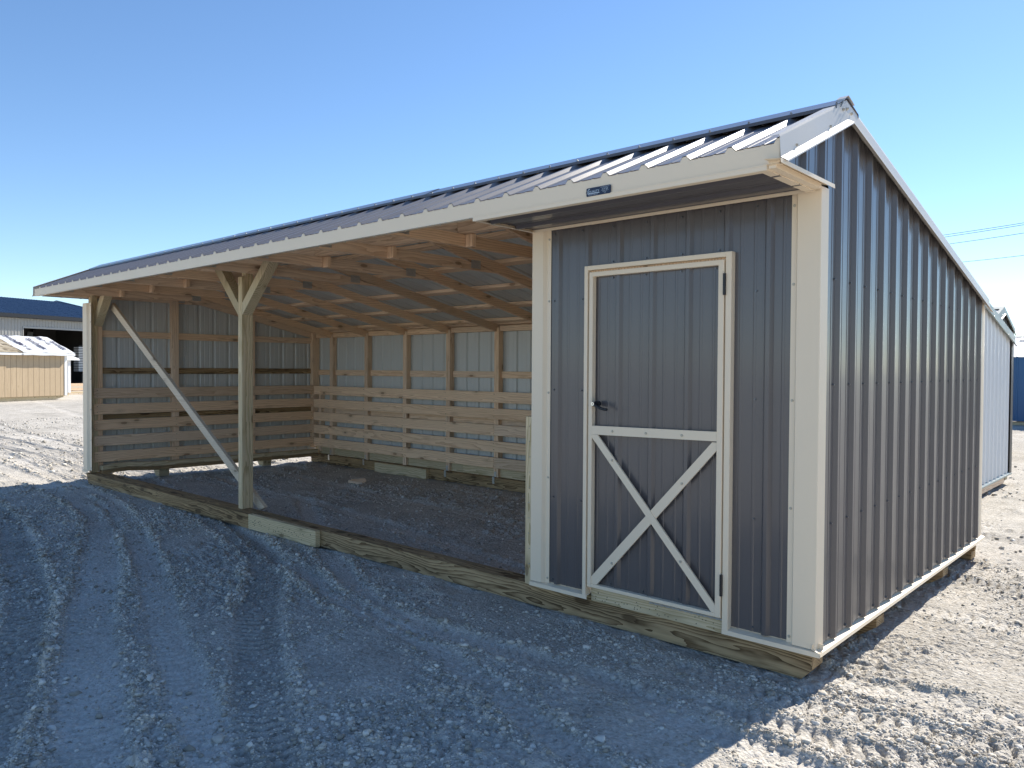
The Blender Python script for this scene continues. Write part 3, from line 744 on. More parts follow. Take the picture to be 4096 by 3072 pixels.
simple_shed('metal_shed', 'white ribbed metal shed with dark corner trim just behind the charcoal shelter', -6.6, -.66, 5.3, 6.0, 8.78, -.03, 1.84, 2.42, 'whitep', 'brown', 'charroof', .05, zf=2.12, trim='rakegrey')
simple_shed('metal_shed', 'dark metal shed whose peaked gable shows above the white shed roofline', -8.5, -1.52, 11.7, 13.05, 14.05, -.03, 2.20, 2.55, 'brown', 'brown', 'whitep', .1, zf=2.12, trim='rakegrey')
simple_shed('metal_shed', 'blue metal shed with bright ribbed white roof at the right edge', -2.95, 4.2, 22.3, 24.1, 25.9, -.05, 1.80, 2.33, 'dkblue', 'dkblue', 'whitep', .0, trim='whitep')
simple_shed('metal_shed', 'farthest shed, only its white roof visible above the blue shed', -5.0, 6.0, 31.0, 33.5, 36.0, -.05, 2.32, 2.78, 'whitep', 'brown', 'whitep', .0, trim='brown')

# power lines
def wire(p, q, label):
    mb = MB(); Pp, Q = Vector(p), Vector(q); n = 24; pts = []
    for i in range(n+1):
        u = i/n; v = Pp.lerp(Q, u); v.z -= .9*4*u*(1-u); pts.append(v)
    for a, b in zip(pts, pts[1:]): mb.cyl(a, b, .013, 5)
    tag(mb.build('power_line', 'black'), label, 'power line', 'overhead wires behind the sheds')
def wray(d, t): return Vector((1.4198, -3.7811, 1.3726))+Vector(d)*t
for da, db, lb in (((-.263, 1.1165, .1773), (-.1853, 1.1874, .195), 'highest of the thin black wires crossing the sky at right'),
                   ((-.2645, 1.115, .1742), (-.1853, 1.1874, .1925), 'thin black wire hanging just under the highest one at right'),
                   ((-.2568, 1.1218, .166), (-.185, 1.1873, .1818), 'third wire down in the sky at right'),
                   ((-.2432, 1.1335, .1429), (-.1845, 1.187, .153), 'lowest wire in the sky at right, just over the roof slope')):
    A = wray(da, 46); B = wray(db, 40); d = (B-A).normalized()
    P0 = A-d*22; P1 = B+d*26
    # undo sag at the visible middle
    P0.z += .78; P1.z += .78
    wire(P0, P1, lb)

# ------------------------------------------------------------------ left background
def rz2(v, ang):
    c, s = math.cos(ang), math.sin(ang); return Vector((v[0]*c-v[1]*s, v[0]*s+v[1]*c, v[2]))
# tan wooden shed; local frame: wall along +Y' (right), facing +X'
tan = thing('wooden_shed', (-38.1, 8.95, ZG), 'tan wood-panel shed with white trim, half its roof shingled and half under white wrap', 'shed')
tdir = Vector((-1.2, 2.95, 0)).normalized(); tn = Vector((tdir.y, -tdir.x, 0))
T0 = Vector((-38.1, 8.95, 0))
def tp(u, n_, z): return T0+tdir*u+tn*n_+Vector((0, 0, z))   # u<0 to the left, n_>0 towards viewer
def tmesh(fn, name, mats, parent, smooth=False):
    mb = MB(); fn(mb); mb.v = [tuple(tp(*v)) for v in mb.v]; return mb.build(name, mats, parent, smooth=smooth)
M['tan'] = wood('tan_painted_siding', 2, (.54, .42, .285), (.47, .36, .235), rings=30, knots=0)
M['white'] = plain('white_painted_trim', (.80, .80, .79), rough=.5, var=.03)
M['groove'] = plain('siding_groove', (.17, .12, .07), rough=.9)
LT = -4.9
def f(mb):
    mb.box(LT, -.0, -.05, 0, .0, 1.90)
    k = 0; u = -.30
    while u > LT:
        mb.box(u-.006, u+.006, .0, .002, .0, 1.9, 1); u -= .268
    mb.box(LT, -.0, -3.05, -3.0, 0, 1.9); mb.box(LT, LT+.05, -3.0, -.05, 0, 1.9)
tmesh(f, 'wall', ['tan', 'groove'], tan)
tmesh(lambda mb: (mb.add([(0, 0, 0), (0, 0, 1.9), (0, -1.5, 2.62), (0, -3.0, 1.9), (0, -3.0, 0)], [(0, 1, 2, 3, 4)]), mb.add([(-.05, 0, 0), (-.05, 0, 1.9), (-.05, -1.5, 2.62), (-.05, -3.0, 1.9), (-.05, -3.0, 0)], [(4, 3, 2, 1, 0)])), 'gable_wall', 'tan', tan)
tmesh(lambda mb: (mb.box(.001, .03, -.16, .02, -.02, 1.88), mb.box(-.10, .03, .003, .025, .0, 1.88)), 'corner_board', 'white', tan)
tmesh(lambda mb: (mb.box(.001, .035, -1.05, -.16, .0, 1.72), ), 'door_board', 'white', tan)
def f(mb):
    mb.box(LT-.1, .22, .02, .25, 1.83, 1.93)
tmesh(f, 'fascia_board', 'white', tan)
tmesh(lambda mb: (mb.prism([(.20, .26, 1.91), (.20, -1.5, 2.70), (.20, -1.5, 2.60), (.20, .26, 1.82)], (.03, 0, 0)), mb.prism([(.20, -3.14, 1.96), (.20, -1.5, 2.70), (.20, -1.5, 2.60), (.20, -3.14, 1.87)][::-1], (.03, 0, 0))), 'rake_board', 'white', tan)
SHX = -2.32
m, nt, b = nodes('weathered_shingles'); tc = N(nt, 'ShaderNodeTexCoord')
br = N(nt, 'ShaderNodeTexNoise'); br.inputs['Scale'].default_value = 3; L(nt, tc.outputs['Object'], br.inputs['Vector'])
cr_ = ramp(nt, [(.3, (.19, .15, .10)), (.5, (.30, .25, .18)), (.7, (.40, .35, .26))]); L(nt, br.outputs['Fac'], cr_.inputs[0]); L(nt, cr_.outputs[0], b.inputs['Base Color']); b.inputs['Roughness'].default_value = .95
M['shingle'] = m
sl = (2.70-1.985)/1.64
def rfz(n_): return 1.985+(.14-n_)*sl
def f(mb):
    rows_ = 10
    for r in range(rows_):
        n1 = .26-r*1.76/rows_; n0 = n1-1.76/rows_
        u = LT-.1-random.random()*.2
        while u < SHX+.35*((rows_-r)/rows_)-.2:
            w = random.choice((.16, .26, .33)); e = min(u+w, SHX+.001+.0)
            th = random.choice((.014, .022, .03))
            mb.prism([(u, n1, rfz(n1)), (u, n1, rfz(n1)+th), (u, n0, rfz(n0)+.008), (u, n0, rfz(n0))], (max(.02, e-u), 0, 0), random.choice((0, 0, 1, 2)))
            u += w
            if u >= SHX: break
M['shingle2'] = plain('shingle_dark_tab', (.17, .14, .10), rough=.95, var=.3, scale=4)
M['shingle3'] = plain('shingle_light_tab', (.38, .33, .25), rough=.95, var=.3, scale=4)
tmesh(f, 'shingles', ['shingle', 'shingle2', 'shingle3'], tan)
M['wrap'] = plain('white_roof_wrap', (.66, .67, .68), rough=.45, var=.02)
def f(mb):
    # wrinkled sheet over the right half, folded past the eave and the gable
    nu, nv = 26, 12; vs = []
    for j in range(nv+1):
        for i in range(nu+1):
            u = SHX-.01+(.26-SHX)*i/nu; n_ = .275-(1.775)*j/nv
            w = .012*math.sin(u*5.1+n_*3)+.008*math.sin(u*11+n_*7+1)+.006*random.random()
            vs.append((u, n_, rfz(n_)+.022+w))
    fs = [(j*(nu+1)+i, j*(nu+1)+i+1, (j+1)*(nu+1)+i+1, (j+1)*(nu+1)+i) for j in range(nv) for i in range(nu)]
    mb.add(vs, fs)
    vs2 = []
    for i in range(nu+1):
        u = SHX-.01+(.26-SHX)*i/nu
        vs2 += [(u, .277, rfz(.275)+.02), (u, .285, rfz(.275)-.07-.03*abs(math.sin(u*3.3)))]
    mb.add(vs2, [(2*i, 2*i+1, 2*i+3, 2*i+2) for i in range(nu)])
wrap = tmesh(f, 'roof_wrap', 'wrap', tan)
tmesh(lambda mb: mb.prism([(LT-.1, -1.5, 2.69), (LT-.1, -3.14, 1.97), (LT-.1, -3.14, 1.95), (LT-.1, -1.5, 2.67)], (-LT+.32, 0, 0)), 'roof_panel', 'shingle', tan)
M['print'] = plain('wrap_print', (.06, .06, .10), rough=.6)
up = Vector((0, -1, sl)).normalized()
Uw = (tn*-1*abs(up.y)+Vector((0, 0, up.z))).normalized()
for (u, n_, s_, sz, lab) in ((-1.95, -.95, 'Synthetic', .24, 0), (-1.9, -.35, 'FELT 15', .2, 0), (-1.1, -.62, 'Synthetic', .26, 0), (-.45, -1.0, 'FELT 15', .2, 0), (-.05, -.52, 'Synthetic', .2, 0)):
    o = tp(u, n_, rfz(n_)+.058)
    # the print runs down the slope
    ex = (-Uw); ez = tdir.cross(Uw) if tdir.cross(Uw).z > 0 else -(tdir.cross(Uw)); ey = ez.cross(ex)
    xf = Matrix(((ex.x, ey.x, ez.x, o.x), (ex.y, ey.y, ez.y, o.y), (ex.z, ey.z, ez.z, o.z), (0, 0, 0, 1)))
    text(s_, 0, 0, sz*1.35, 0, wrap, 'print', name='printed_lettering', xf=xf, align='CENTER', bold=.012)
for n_ in (-.25, -2.9):
    tmesh(lambda mb: mb.prism([(LT+.1, n_, -.01), (-.05, n_, -.01), (-.05, n_, -.07), (-.5, n_, -.18), (LT+.1, n_, -.18)], (0, .14, 0)), 'skid_beam', 'treat_x', tan)

# white-trimmed shed corner just behind the tan one
M['gap'] = M['groove']
sh2 = thing('wooden_shed', (-41.8, 11.9, ZG), 'white shed end with small overhanging eave just right of the tan shed', 'shed')
S0 = Vector((1.42, -3.78, 0))+Vector((-1.0942, .3572, 0))*39.6
def sp2(u, n_, z): return S0+tdir*u+tn*n_+Vector((0, 0, z))
def smesh(fn, name, mats):
    mb = MB(); fn(mb); mb.v = [tuple(sp2(*v)) for v in mb.v]; return mb.build(name, mats, sh2)
smesh(lambda mb: mb.box(-2.2, 0, -2.4, 0, .0, 1.72), 'wall', 'white')
smesh(lambda mb: (mb.prism([(-2.3, .16, 1.74), (-2.3, -1.2, 2.12), (-2.3, -2.55, 1.74), (-2.3, -2.55, 1.68), (-2.3, -1.2, 2.05), (-2.3, .16, 1.66)], (2.72, 0, 0)),), 'roof', 'white')
smesh(lambda mb: mb.box(-.14, .012, .002, .02, 0, 1.7), 'corner_board', 'whitep')
smesh(lambda mb: mb.box(-2.1, -.05, -2.2, -.05, -.16, -.0), 'skid_base', 'treat_x')

# big workshop
E0 = Vector((1.42, -3.78, 0))+Vector((-1.1633, .2973, 0))*53; E1 = Vector((1.42, -3.78, 0))+Vector((-1.0836, .3693, 0))*58.8
wd = (E1-E0).normalized(); wn = Vector((wd.y, -wd.x, 0)); E0l = E0-wd*26; wlen = (E1-E0).length+4.9
ws = thing('workshop_building', tuple(E0+Vector((0, 0, ZG))), 'large pale metal workshop with blue roof and one wide dark open doorway', 'workshop')
def wp(u, n_, z): return E0+wd*u+wn*n_+Vector((0, 0, z))
def wmesh(fn, name, mats, parent=ws):
    mb = MB(); fn(mb); mb.v = [tuple(wp(*v)) for v in mb.v]; return mb.build(name, mats, parent)
M['wswall'] = paint('pale_workshop_wall_paint', (.36, .355, .335), rough=.5, dust=.2)
M['wsroof'] = paint('blue_workshop_roof_paint', (.05, .085, .15), rough=.28, spec=.8, dust=.05)
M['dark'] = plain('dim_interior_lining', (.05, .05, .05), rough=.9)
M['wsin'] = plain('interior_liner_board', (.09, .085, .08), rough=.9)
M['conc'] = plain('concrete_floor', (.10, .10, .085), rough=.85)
zE = 5.0; o1 = 1.62; ztop = 4.02
def ribwall(mb, u0, u1, z0, z1):
    panel(mb, (0, 0, 0), (1, 0, 0), (0, 0, 1), (0, 1, 0), u0, u1, z0, z1, .1, h=.03, minor=.006)
wmesh(lambda mb: (ribwall(mb, -26, o1, -.15, zE-.02), ribwall(mb, o1+.001, wlen-1.2, ztop+.12, zE-.02), ribwall(mb, wlen-1.199, wlen, -.15, zE-.02)), 'wall', ['wswall', 'in'])
wmesh(lambda mb: (mb.box(o1-.05, wlen-1.2, -.08, .05, ztop, ztop+.12), mb.box(o1-.06, o1, -.08, .05, -.1, ztop), mb.box(wlen-1.2, wlen-1.14, -.08, .05, -.1, ztop)), 'doorway_frame', 'wswall')
DP = 20
wmesh(lambda mb: (mb.box(-26, wlen, -DP, -DP+.1, -.15, zE), mb.box(-26, -25.9, -DP, -.1, -.15, zE), mb.box(wlen-.1, wlen, -DP, -.1, -.15, zE)), 'outer_wall', 'wswall')
wmesh(lambda mb: (mb.box(o1-4, wlen-.4, -9.1, -9, -.1, zE-.1), mb.box(o1-4.1, o1-4, -9, -.15, -.1, zE-.1), mb.box(wlen-.5, wlen-.4, -9, -.15, -.1, zE-.1), mb.box(o1-4, wlen-.4, -9, -.15, zE-.16, zE-.1)), 'interior_lining', 'wsin')
wmesh(lambda mb: mb.box(o1-4, wlen-.4, -9, -.02, -.14, -.09), 'interior_floor', 'conc')
for u in (3.0, 4.6, 5.4, 6.9, 8.4):
    wmesh(lambda mb: mb.box(u, u+.22, -8.9, -8.6, -.1, zE-.2), 'interior_column', 'wswall' if u in (6.9,) else 'dark')
slope = .19
def f(mb):
    for sgn in (1, -1):
        ya = .35 if sgn > 0 else -DP-.35
        A = Vector((0, ya, zE-.02-.35*slope+.07)); d = Vector((0, -sgn*10.35, 10.35*slope)); ln = d.length; d.normalize(); nn = Vector((0, sgn*d.z, abs(d.y)))
        panel(mb, A, (1, 0, 0), d, nn, -26.4, wlen+.3, 0, ln, .1, h=.03, minor=.006)
wmesh(f, 'roof', ['wsroof', 'in'])
wmesh(lambda mb: (mb.box(-26.4, wlen+.3, .33, .42, zE-.28, zE-.02), mb.box(-26.4, wlen+.3, .05, .33, zE-.30, zE-.27)), 'gutter', 'black')
wmesh(lambda mb: (mb.prism([(wlen+.3, .42, zE-.2), (wlen+.3, -10, zE+1.85), (wlen+.3, -10, zE+2.08), (wlen+.3, .42, zE+.05)], (.06, 0, 0)), mb.prism([(wlen+.3, -20.4, zE-.2), (wlen+.3, -10, zE+1.85), (wlen+.3, -10, zE+2.08), (wlen+.3, -20.4, zE+.05)][::-1], (.06, 0, 0))), 'rake_trim', 'wsroof')
wmesh(lambda mb: mb.add([(wlen, 0, zE-.02), (wlen, -10, zE+1.9), (wlen, -20, zE-.02)], [(0, 1, 2)]), 'gable_wall', 'wswall')

# things standing in the doorway
def wthing(name, fn, mats, label, cat):
    mb = MB(); fn(mb); mb.v = [tuple(wp(*v)) for v in mb.v]; o = mb.build(name, mats); tag(o, label, cat); return o
ud = lambda px: None
def uat(rx, ry, n_=-1.6):
    # intersection of a view ray with the plane n=n_ of the workshop frame
    C = Vector((1.42, -3.78, 0)); d = Vector((rx, ry, 0)); Pn = E0+wn*n_
    t = (Pn-C).dot(wn)/d.dot(wn); return (C+d*t-E0).dot(wd)
u1 = uat(-1.0855, .3675, -2.0)
def f(mb):
    for k in range(15): mb.box(u1-.42, u1+.2, -2.3, -1.75, .95+k*.13, 1.02+k*.13)
    mb.box(u1-.36, u1+.14, -2.25, -1.8, .9, 2.95, 1)
wthing('tray_stack', f, ['whitep', 'black'], 'tall stack of pale trays standing inside the workshop doorway', 'tray stack')
def f(mb):
    mb.cyl((u1-.1, -1.4, -.09), (u1-.1, -1.4, .72), .27, 16); mb.cyl((u1-.1, -1.4, .72), (u1-.1, -1.4, .86), .27, 16, 0, .16); mb.cyl((u1-.1, -1.4, .86), (u1-.1, -1.4, 1.0), .16, 16); mb.cyl((u1-.1, -1.4, .3), (u1-.1, -1.4, .33), .28, 16)
wthing('gas_cylinder', f, ['galv'], 'squat grey gas cylinder on the workshop floor beside the tray stack', 'gas cylinder')
def f(mb):
    for z in range(9): mb.box(u1+.42, u1+.9, -1.9, -1.3, .05+z*.28, .2+z*.28)
    mb.box(u1+.40, u1+.44, -1.95, -1.25, -.09, 2.5); mb.box(u1+.88, u1+.92, -1.95, -1.25, -.09, 2.5)
wthing('storage_rack', f, ['whitep'], 'white storage rack at the right side of the workshop doorway', 'rack')
def f(mb):
    mb.prism([(3.0, -3, -.09), (3.5, -3, -.09), (4.4, -3, 3.9), (3.95, -3, 3.9)], (0, .12, 0)); mb.prism([(3.55, -3.2, -.09), (3.7, -3.2, -.09), (3.2, -3.2, 3.7), (3.05, -3.2, 3.7)], (0, .1, 0))
wthing('leaning_boards', f, ['black'], 'dark boards leaning upright inside the workshop doorway', 'boards')
# lumber stack in front of the workshop
C0 = Vector((1.42, -3.78, 0))
def lumber(t0, w, z0, z1, lab, mats):
    c = C0+Vector((-1.082, .3685, 0))*t0; mb = MB(); rows_ = 3
    for r in range(rows_):
        for k in range(3):
            za = z0+(z1-z0)*r/rows_; u = -w/2+random.uniform(-.1, .1)
            mb.box(u, u+w, -.36+k*.24, -.14+k*.24, za+.003, z0+(z1-z0)*(r+1)/rows_-.004, random.choice((0, 0, 1)))
    mb.v = [tuple(c+wd*v[0]+wn*v[1]+Vector((0, 0, v[2]))) for v in mb.v]
    tag(mb.build('lumber_stack', mats), lab, 'lumber')
lumber(49, 7.0, -.16, .27, 'low stack of pale lumber on the gravel in front of the workshop doorway', ['pale_x', 'pine_x'])
lumber(43, 6.0, -.20, -.04, 'flat timbers on the ground in front of the low lumber stack', ['pale_x', 'treat_x'])

# ------------------------------------------------------------------ ground
def hash2(ix, iy, seed):
    h = (ix.astype(np.int64)*374761393+iy.astype(np.int64)*668265263+seed*974711) & 0x7fffffff
    h = ((h ^ (h >> 13))*1274126177) & 0x7fffffff
    return ((h ^ (h >> 16)) & 0xffff)/65535.
def vnoise(x, y, seed=0):
    ix = np.floor(x); iy = np.floor(y); fx = x-ix; fy = y-iy
    fx = fx*fx*(3-2*fx); fy = fy*fy*(3-2*fy)
    a = hash2(ix, iy, seed); b = hash2(ix+1, iy, seed); c = hash2(ix, iy+1, seed); d = hash2(ix+1, iy+1, seed)
    return (a*(1-fx)+b*fx)*(1-fy)+(c*(1-fx)+d*fx)*fy
def fbm(x, y, o=4, seed=0, g=.5):
    s = 0; a = 1; t = 0
    for k in range(o): s = s+a*vnoise(x*2**k, y*2**k, seed+k*17); t += a; a *= g
    return s/t
def billow(x, y, o=3, seed=0):
    s = 0; a = 1; t = 0
    for k in range(o): s = s+a*np.abs(vnoise(x*2**k, y*2**k, seed+k*13)*2-1); t += a; a *= .5
    return s/t
TRACKS = [  # polyline, half width, depth, ridge, tread
    ([(-16, 2.2), (-8.2, 1.0-.6), (-4.62, -.36), (-3.03, -1.25), (-2.13, -1.76), (-1.6, -2.03), (-1.26, -2.21), (-.2, -2.7), (1.5, -3.4), (5, -4.6)], .125, .022, .028, 1.0),
    ([(-14, .2), (-8.7, -.25), (-6.7, -.63), (-4.98, -1.14), (-3.96, -1.49), (-3.19, -1.77), (-2.14, -2.11), (-1.39, -2.35), (.5, -3.1), (4, -4.6)], .10, .020, .026, .35),
    ([(-15, -.3), (-8.29, -.16-.35), (-5.23, -1.4), (-4.27, -1.78), (-3.56, -2.07), (-1.78, -2.68), (0, -3.4)], .14, .016, .03, .15),
    ([(-12, -1.3), (-8.0, -1.4), (-5.2, -1.95), (-3.9, -2.3), (-2.2, -2.95), (-.5, -3.8)], .12, .02, .03, .9),
    ([(-6.5, 1.3), (-3.59, -.26), (-2.37, -.69), (-1.74, -.70), (-1.23, -.66), (-.81, -.64), (-.18, -.74), (1.2, -.80), (5, -.9), (30, -2)], .085, .020, .020, .1),
    ([(-6, .1), (-3.6, -.55), (-2.49, -.80), (-2.01, -.85), (-1.45, -1.01), (-1.12, -1.10), (-.6, -1.27), (-.32, -1.34), (.8, -1.5), (6, -1.9)], .07, .018, .026, .3),
    ([(-9.2, 1.5), (-7.08, 1.25), (-6.36, 1.3), (-3.83, .90), (-2.51, .66), (-1.0, .5), (-.01, .22), (.25, .24), (.55, .33), (.82, .28), (3, .2), (9, -.3)], .075, .012, .022, .3),
    ([(-9.5, 2.4), (-6, 2.1), (-3, 1.9), (-.09, 1.76), (.26, 1.78), (.6, 1.74), (2.5, 1.5), (12, 1)], .09, .014, .020, .4),
    ([(-.5, 2.9), (.5, 2.7), (1.5, 2.95), (4, 3.1), (12, 3.4)], .10, .015, .018, .9),
    ([(-.9, -.62), (-.08, -.50), (.34, -.47), (.60, -.40), (2, -.2), (7, .3)], .07, .016, .024, .5),
    ([(-.6, -.2), (-.1, -.22), (.5, -.1), (1.5, .1), (4, .8)], .06, .012, .018, .6),
    ([(-1.5, 5.2), (0, 4.6), (1.5, 4.9), (6, 5.8), (20, 9)], .12, .016, .022, .8),
    ([(-60, 5), (-30, 3.2), (-21, 1.94), (-15.8, 1.6), (-12, 1.4), (-10, 1.3)], .12, .018, .02, .3),
    ([(-60, 2.2), (-26, 1.0), (-17.6, 1.06), (-12.74, 1.0), (-10.3, 1.1), (-9, 1.9)], .12, .02, .03, .9),
    ([(-50, -2), (-24, .2), (-15.57, .54), (-11.34, .45), (-9, .3)], .10, .02, .035, .9),
    ([(-60, 12), (-30, 6), (-18, 4), (-12, 3), (-9, 2.8)], .15, .02, .03, .5),
]
BXC = [(-9.9, .1, 0.0, 3.65)]
def height(X, Y):
    z = np.full(X.shape, ZG+.004)
    z = z+.045*(fbm(X*.09, Y*.09, 3, 5)-.5)*np.clip((np.hypot(X+4, Y-1)-3)/8, .15, 1.2)
    z = z+.030*(fbm(X*.9, Y*.9, 4, 9)-.5)
    dl = np.clip((-8-X)/6, 0, 1); z = z+.035*dl*np.clip((2.5-Y)/3, 0, 1)
    z = z-.018*np.clip(X+.1, 0, 1.0)
    cl = np.zeros(X.shape); sm = np.zeros(X.shape); ch = np.zeros(X.shape)
    for ti, (pl, hw, dep, rid, tread) in enumerate(TRACKS):
        pl = np.array(pl, float)
        # resample smoothly
        best = np.full(X.shape, 9.); ss = np.zeros(X.shape); s0 = 0
        x0, y0 = pl.min(0)-1.2; x1, y1 = pl.max(0)+1.2
        mk = (X > x0) & (X < x1) & (Y > y0) & (Y < y1)
        if not mk.any(): continue
        xs = X[mk]; ys = Y[mk]; bm = np.full(xs.shape, 9.); sm_ = np.zeros(xs.shape); sg = np.zeros(xs.shape)
        # catmull-rom
        pts = []
        for i in range(len(pl)-1):
            p0 = pl[max(i-1, 0)]; p1 = pl[i]; p2 = pl[i+1]; p3 = pl[min(i+2, len(pl)-1)]
            for u in np.linspace(0, 1, 7)[:-1]:
                pts.append(.5*((2*p1)+(-p0+p2)*u+(2*p0-5*p1+4*p2-p3)*u*u+(-p0+3*p1-3*p2+p3)*u**3))
        pts.append(pl[-1]); pts = np.array(pts)
        wob = .018*(fbm(xs*1.7, ys*1.7, 2, 70+ti)-.5)
        for a, b in zip(pts, pts[1:]):
            d = b-a; ln = np.hypot(*d)
            if ln < 1e-6: continue
            t = np.clip(((xs-a[0])*d[0]+(ys-a[1])*d[1])/ln**2, 0, 1)
            dx = xs-a[0]-t*d[0]; dy_ = ys-a[1]-t*d[1]; dd = np.hypot(dx, dy_)
            up_ = dd < bm; bm = np.where(up_, dd, bm); sm_ = np.where(up_, s0+t*ln, sm_)
            sg = np.where(up_, np.sign(d[0]*dy_-d[1]*dx), sg); s0 += ln
        q = bm*sg+wob; aq = np.abs(q)
        fade = .55+.9*fbm(xs*.6+ti*9, ys*.6, 2, 33)
        inside = 1/(1+np.exp((aq-hw)/.012))
        lat = .05*(fbm(xs*4, ys*4, 2, 81+ti)-.5)
        ridge = np.exp(-((aq-hw-.045-lat)/.040)**2)*np.clip(2.4*fbm(xs*1.9+3*ti, ys*1.9, 3, 7+ti)-.55, .05, 1.3)
        crumble = .1+1.9*billow(xs*15, ys*15, 4, 40+ti)
        zz = -.8*dep*inside*fade+rid*ridge*crumble*fade*.6
        # chevron tread bars
        ph = (sm_+.35*aq)/.072+.7*fbm(xs*5, ys*5, 3, 55)
        bars = .30-1.3*np.exp(-(((ph % 1)-.5)/.15)**2)
        zz = zz+.030*max(tread, .3)*inside*bars*np.clip(2.6*fbm(xs*3, ys*3, 3, 91)-.5, 0, 1.4)
        z[mk] += zz; cl[mk] += ridge*crumble*fade*(rid/.025); sm[mk] = np.maximum(sm[mk], inside*(1-.6*tread)); ch[mk] = np.maximum(ch[mk], inside*(tread > .7)*.9+ridge*.3*np.clip(crumble-.6, 0, 1))
    # clods
    near = np.clip(1.3-np.hypot(X-1, Y+2)/30, .3, 1)
    rough = np.clip(1-.8*sm, .15, 1)*np.clip(3.0*fbm(X*1.1, Y*1.6, 3, 21)-.75, .18, 1.5)
    z = z+rough*(.016*(billow(X*9, Y*9, 3, 3)-.4)+.026*(billow(X*24, Y*24, 2, 13)-.4)*np.clip(3*fbm(X*2.2, Y*3.1, 3, 77)-.9, .12, 1.3)+.016*(fbm(X*36, Y*36, 2, 8)-.5)+.010*np.clip(1-6*np.abs(vnoise(X*9+fbm(X*4, Y*4, 2, 1)*2, Y*22, 44)-.5), 0, 1)*-1)
    big = np.clip(fbm(X*5.5, Y*5.5, 3, 61)-.60, 0, 1)
    z = z+.16*big*rough*np.clip(near, 0, 1)*.6
    # keep the ground under the skids
    inb = (X > -9.75) & (X < .02) & (((Y > -.08) & (Y < .26)) | ((Y > 3.35) & (Y < 3.7)))
    z = np.where(inb, np.minimum(z, ZG+.004+.05*(fbm(X*5, Y*5, 3, 2)-.42)), z)
    inl = (X > -9.85) & (X < -9.35) & (Y > 0) & (Y < 3.7)
    z = np.where(inl, np.minimum(z, ZG+.005), z)
    return z, cl, rough, (sm, ch)
def axis(fine0, fine1, step, lo, hi, g=1.007, smax=30):
    mid = list(np.arange(fine0, fine1+step/2, step)); a = mid[0]; s = step; left = []
    while a > lo: s = min(s*(g if s < .05 else 1.03), smax); a -= s; left.append(a)
    b = mid[-1]; s = step; right = []
    while b < hi: s = min(s*(g if s < .05 else 1.03), smax); b += s; right.append(b)
    return np.array(left[::-1]+mid+right)
gx = axis(-4.0, 1.3, .0085, -900, 700, 1.0075); gy = axis(-3.05, 1.3, .0085, -500, 900, 1.0085)
print('ground grid', len(gx), len(gy))
GX, GY = np.meshgrid(gx, gy)
GZ, CL, RG, SM = height(GX.ravel(), GY.ravel())
far = np.hypot(GX.ravel()+3, GY.ravel())
GZ = np.where(far > 120, ZG+(GZ-ZG)*np.clip((220-far)/100, 0, 1), GZ)
nv = len(gx)*len(gy); me = bpy.data.meshes.new('ground'); me.vertices.add(nv)
co = np.stack([GX.ravel(), GY.ravel(), GZ], 1).astype(np.float32); me.vertices.foreach_set('co', co.ravel())
ii = np.arange(len(gy)-1)[:, None]*len(gx)+np.arange(len(gx)-1)[None, :]; ii = ii.ravel()
quads = np.stack([ii, ii+1, ii+1+len(gx), ii+len(gx)], 1).astype(np.int32); nf = len(quads)
me.loops.add(nf*4); me.polygons.add(nf); me.loops.foreach_set('vertex_index', quads.ravel())
me.polygons.foreach_set('loop_start', np.arange(0, nf*4, 4, dtype=np.int32)); me.polygons.foreach_set('loop_total', np.full(nf, 4, np.int32))
me.polygons.foreach_set('use_smooth', np.ones(nf, bool)); me.update(); me.validate()
pa = me.attributes.new('packed', 'FLOAT', 'POINT'); fv = np.clip(2.6*fbm(GX.ravel()*1.1, GY.ravel()*1.1, 3, 300)-.6, 0, 1); pa.data.foreach_set('value', np.clip(np.where(SM[1] > .25, -SM[1]*np.clip(fv+.25, 0, 1), SM[0]*fv)-.6*np.clip(fbm(GX.ravel()*2.7, GY.ravel()*4, 4, 411)-.52, 0, 1)*4*(1-SM[0]), -1, 1).astype(np.float32))
me.materials.append(M['ground']); g = bpy.data.objects.new('ground', me); COL.objects.link(g); tag(g, kind='structure')

# gravel: loose limestone chips, one object
phi = (1+5**.5)/2
ico = np.array([(-1, phi, 0), (1, phi, 0), (-1, -phi, 0), (1, -phi, 0), (0, -1, phi), (0, 1, phi), (0, -1, -phi), (0, 1, -phi), (phi, 0, -1), (phi, 0, 1), (-phi, 0, -1), (-phi, 0, 1)])/1.9
icf = np.array([(0, 11, 5), (0, 5, 1), (0, 1, 7), (0, 7, 10), (0, 10, 11), (1, 5, 9), (5, 11, 4), (11, 10, 2), (10, 7, 6), (7, 1, 8), (3, 9, 4), (3, 4, 2), (3, 2, 6), (3, 6, 8), (3, 8, 9), (4, 9, 5), (2, 4, 11), (6, 2, 10), (8, 6, 7), (9, 8, 1)])
def scatter(n, sampler, smin, smax, pw, use_cl=True):
    X, Y = sampler(n*3)
    z, cl, rg, _ = height(X, Y)
    w = (.075+np.clip(cl, 0, 2.2)*1.1+.30*np.clip(fbm(X*1.6, Y*1.6, 3, 99)-.45, 0, 1)*4)*np.clip(rg+.15, 0, 1.2)
    keep = rng.random(len(X)) < np.clip(w*.75, 0, 1); X, Y, z = X[keep][:n], Y[keep][:n], z[keep][:n]
    bad = (X > -9.75) & (X < .03) & (((Y > -.02) & (Y < .24)) | ((Y > 3.3) & (Y < 3.7)))
    X, Y, z = X[~bad], Y[~bad], z[~bad]
    s = smin*(1-rng.random(len(X))*(1-(smin/smax)**pw))**(-1/pw)
    return X, Y, z, s
def smp(x0, x1, y0, y1): return lambda n: (rng.uniform(x0, x1, n), rng.uniform(y0, y1, n))
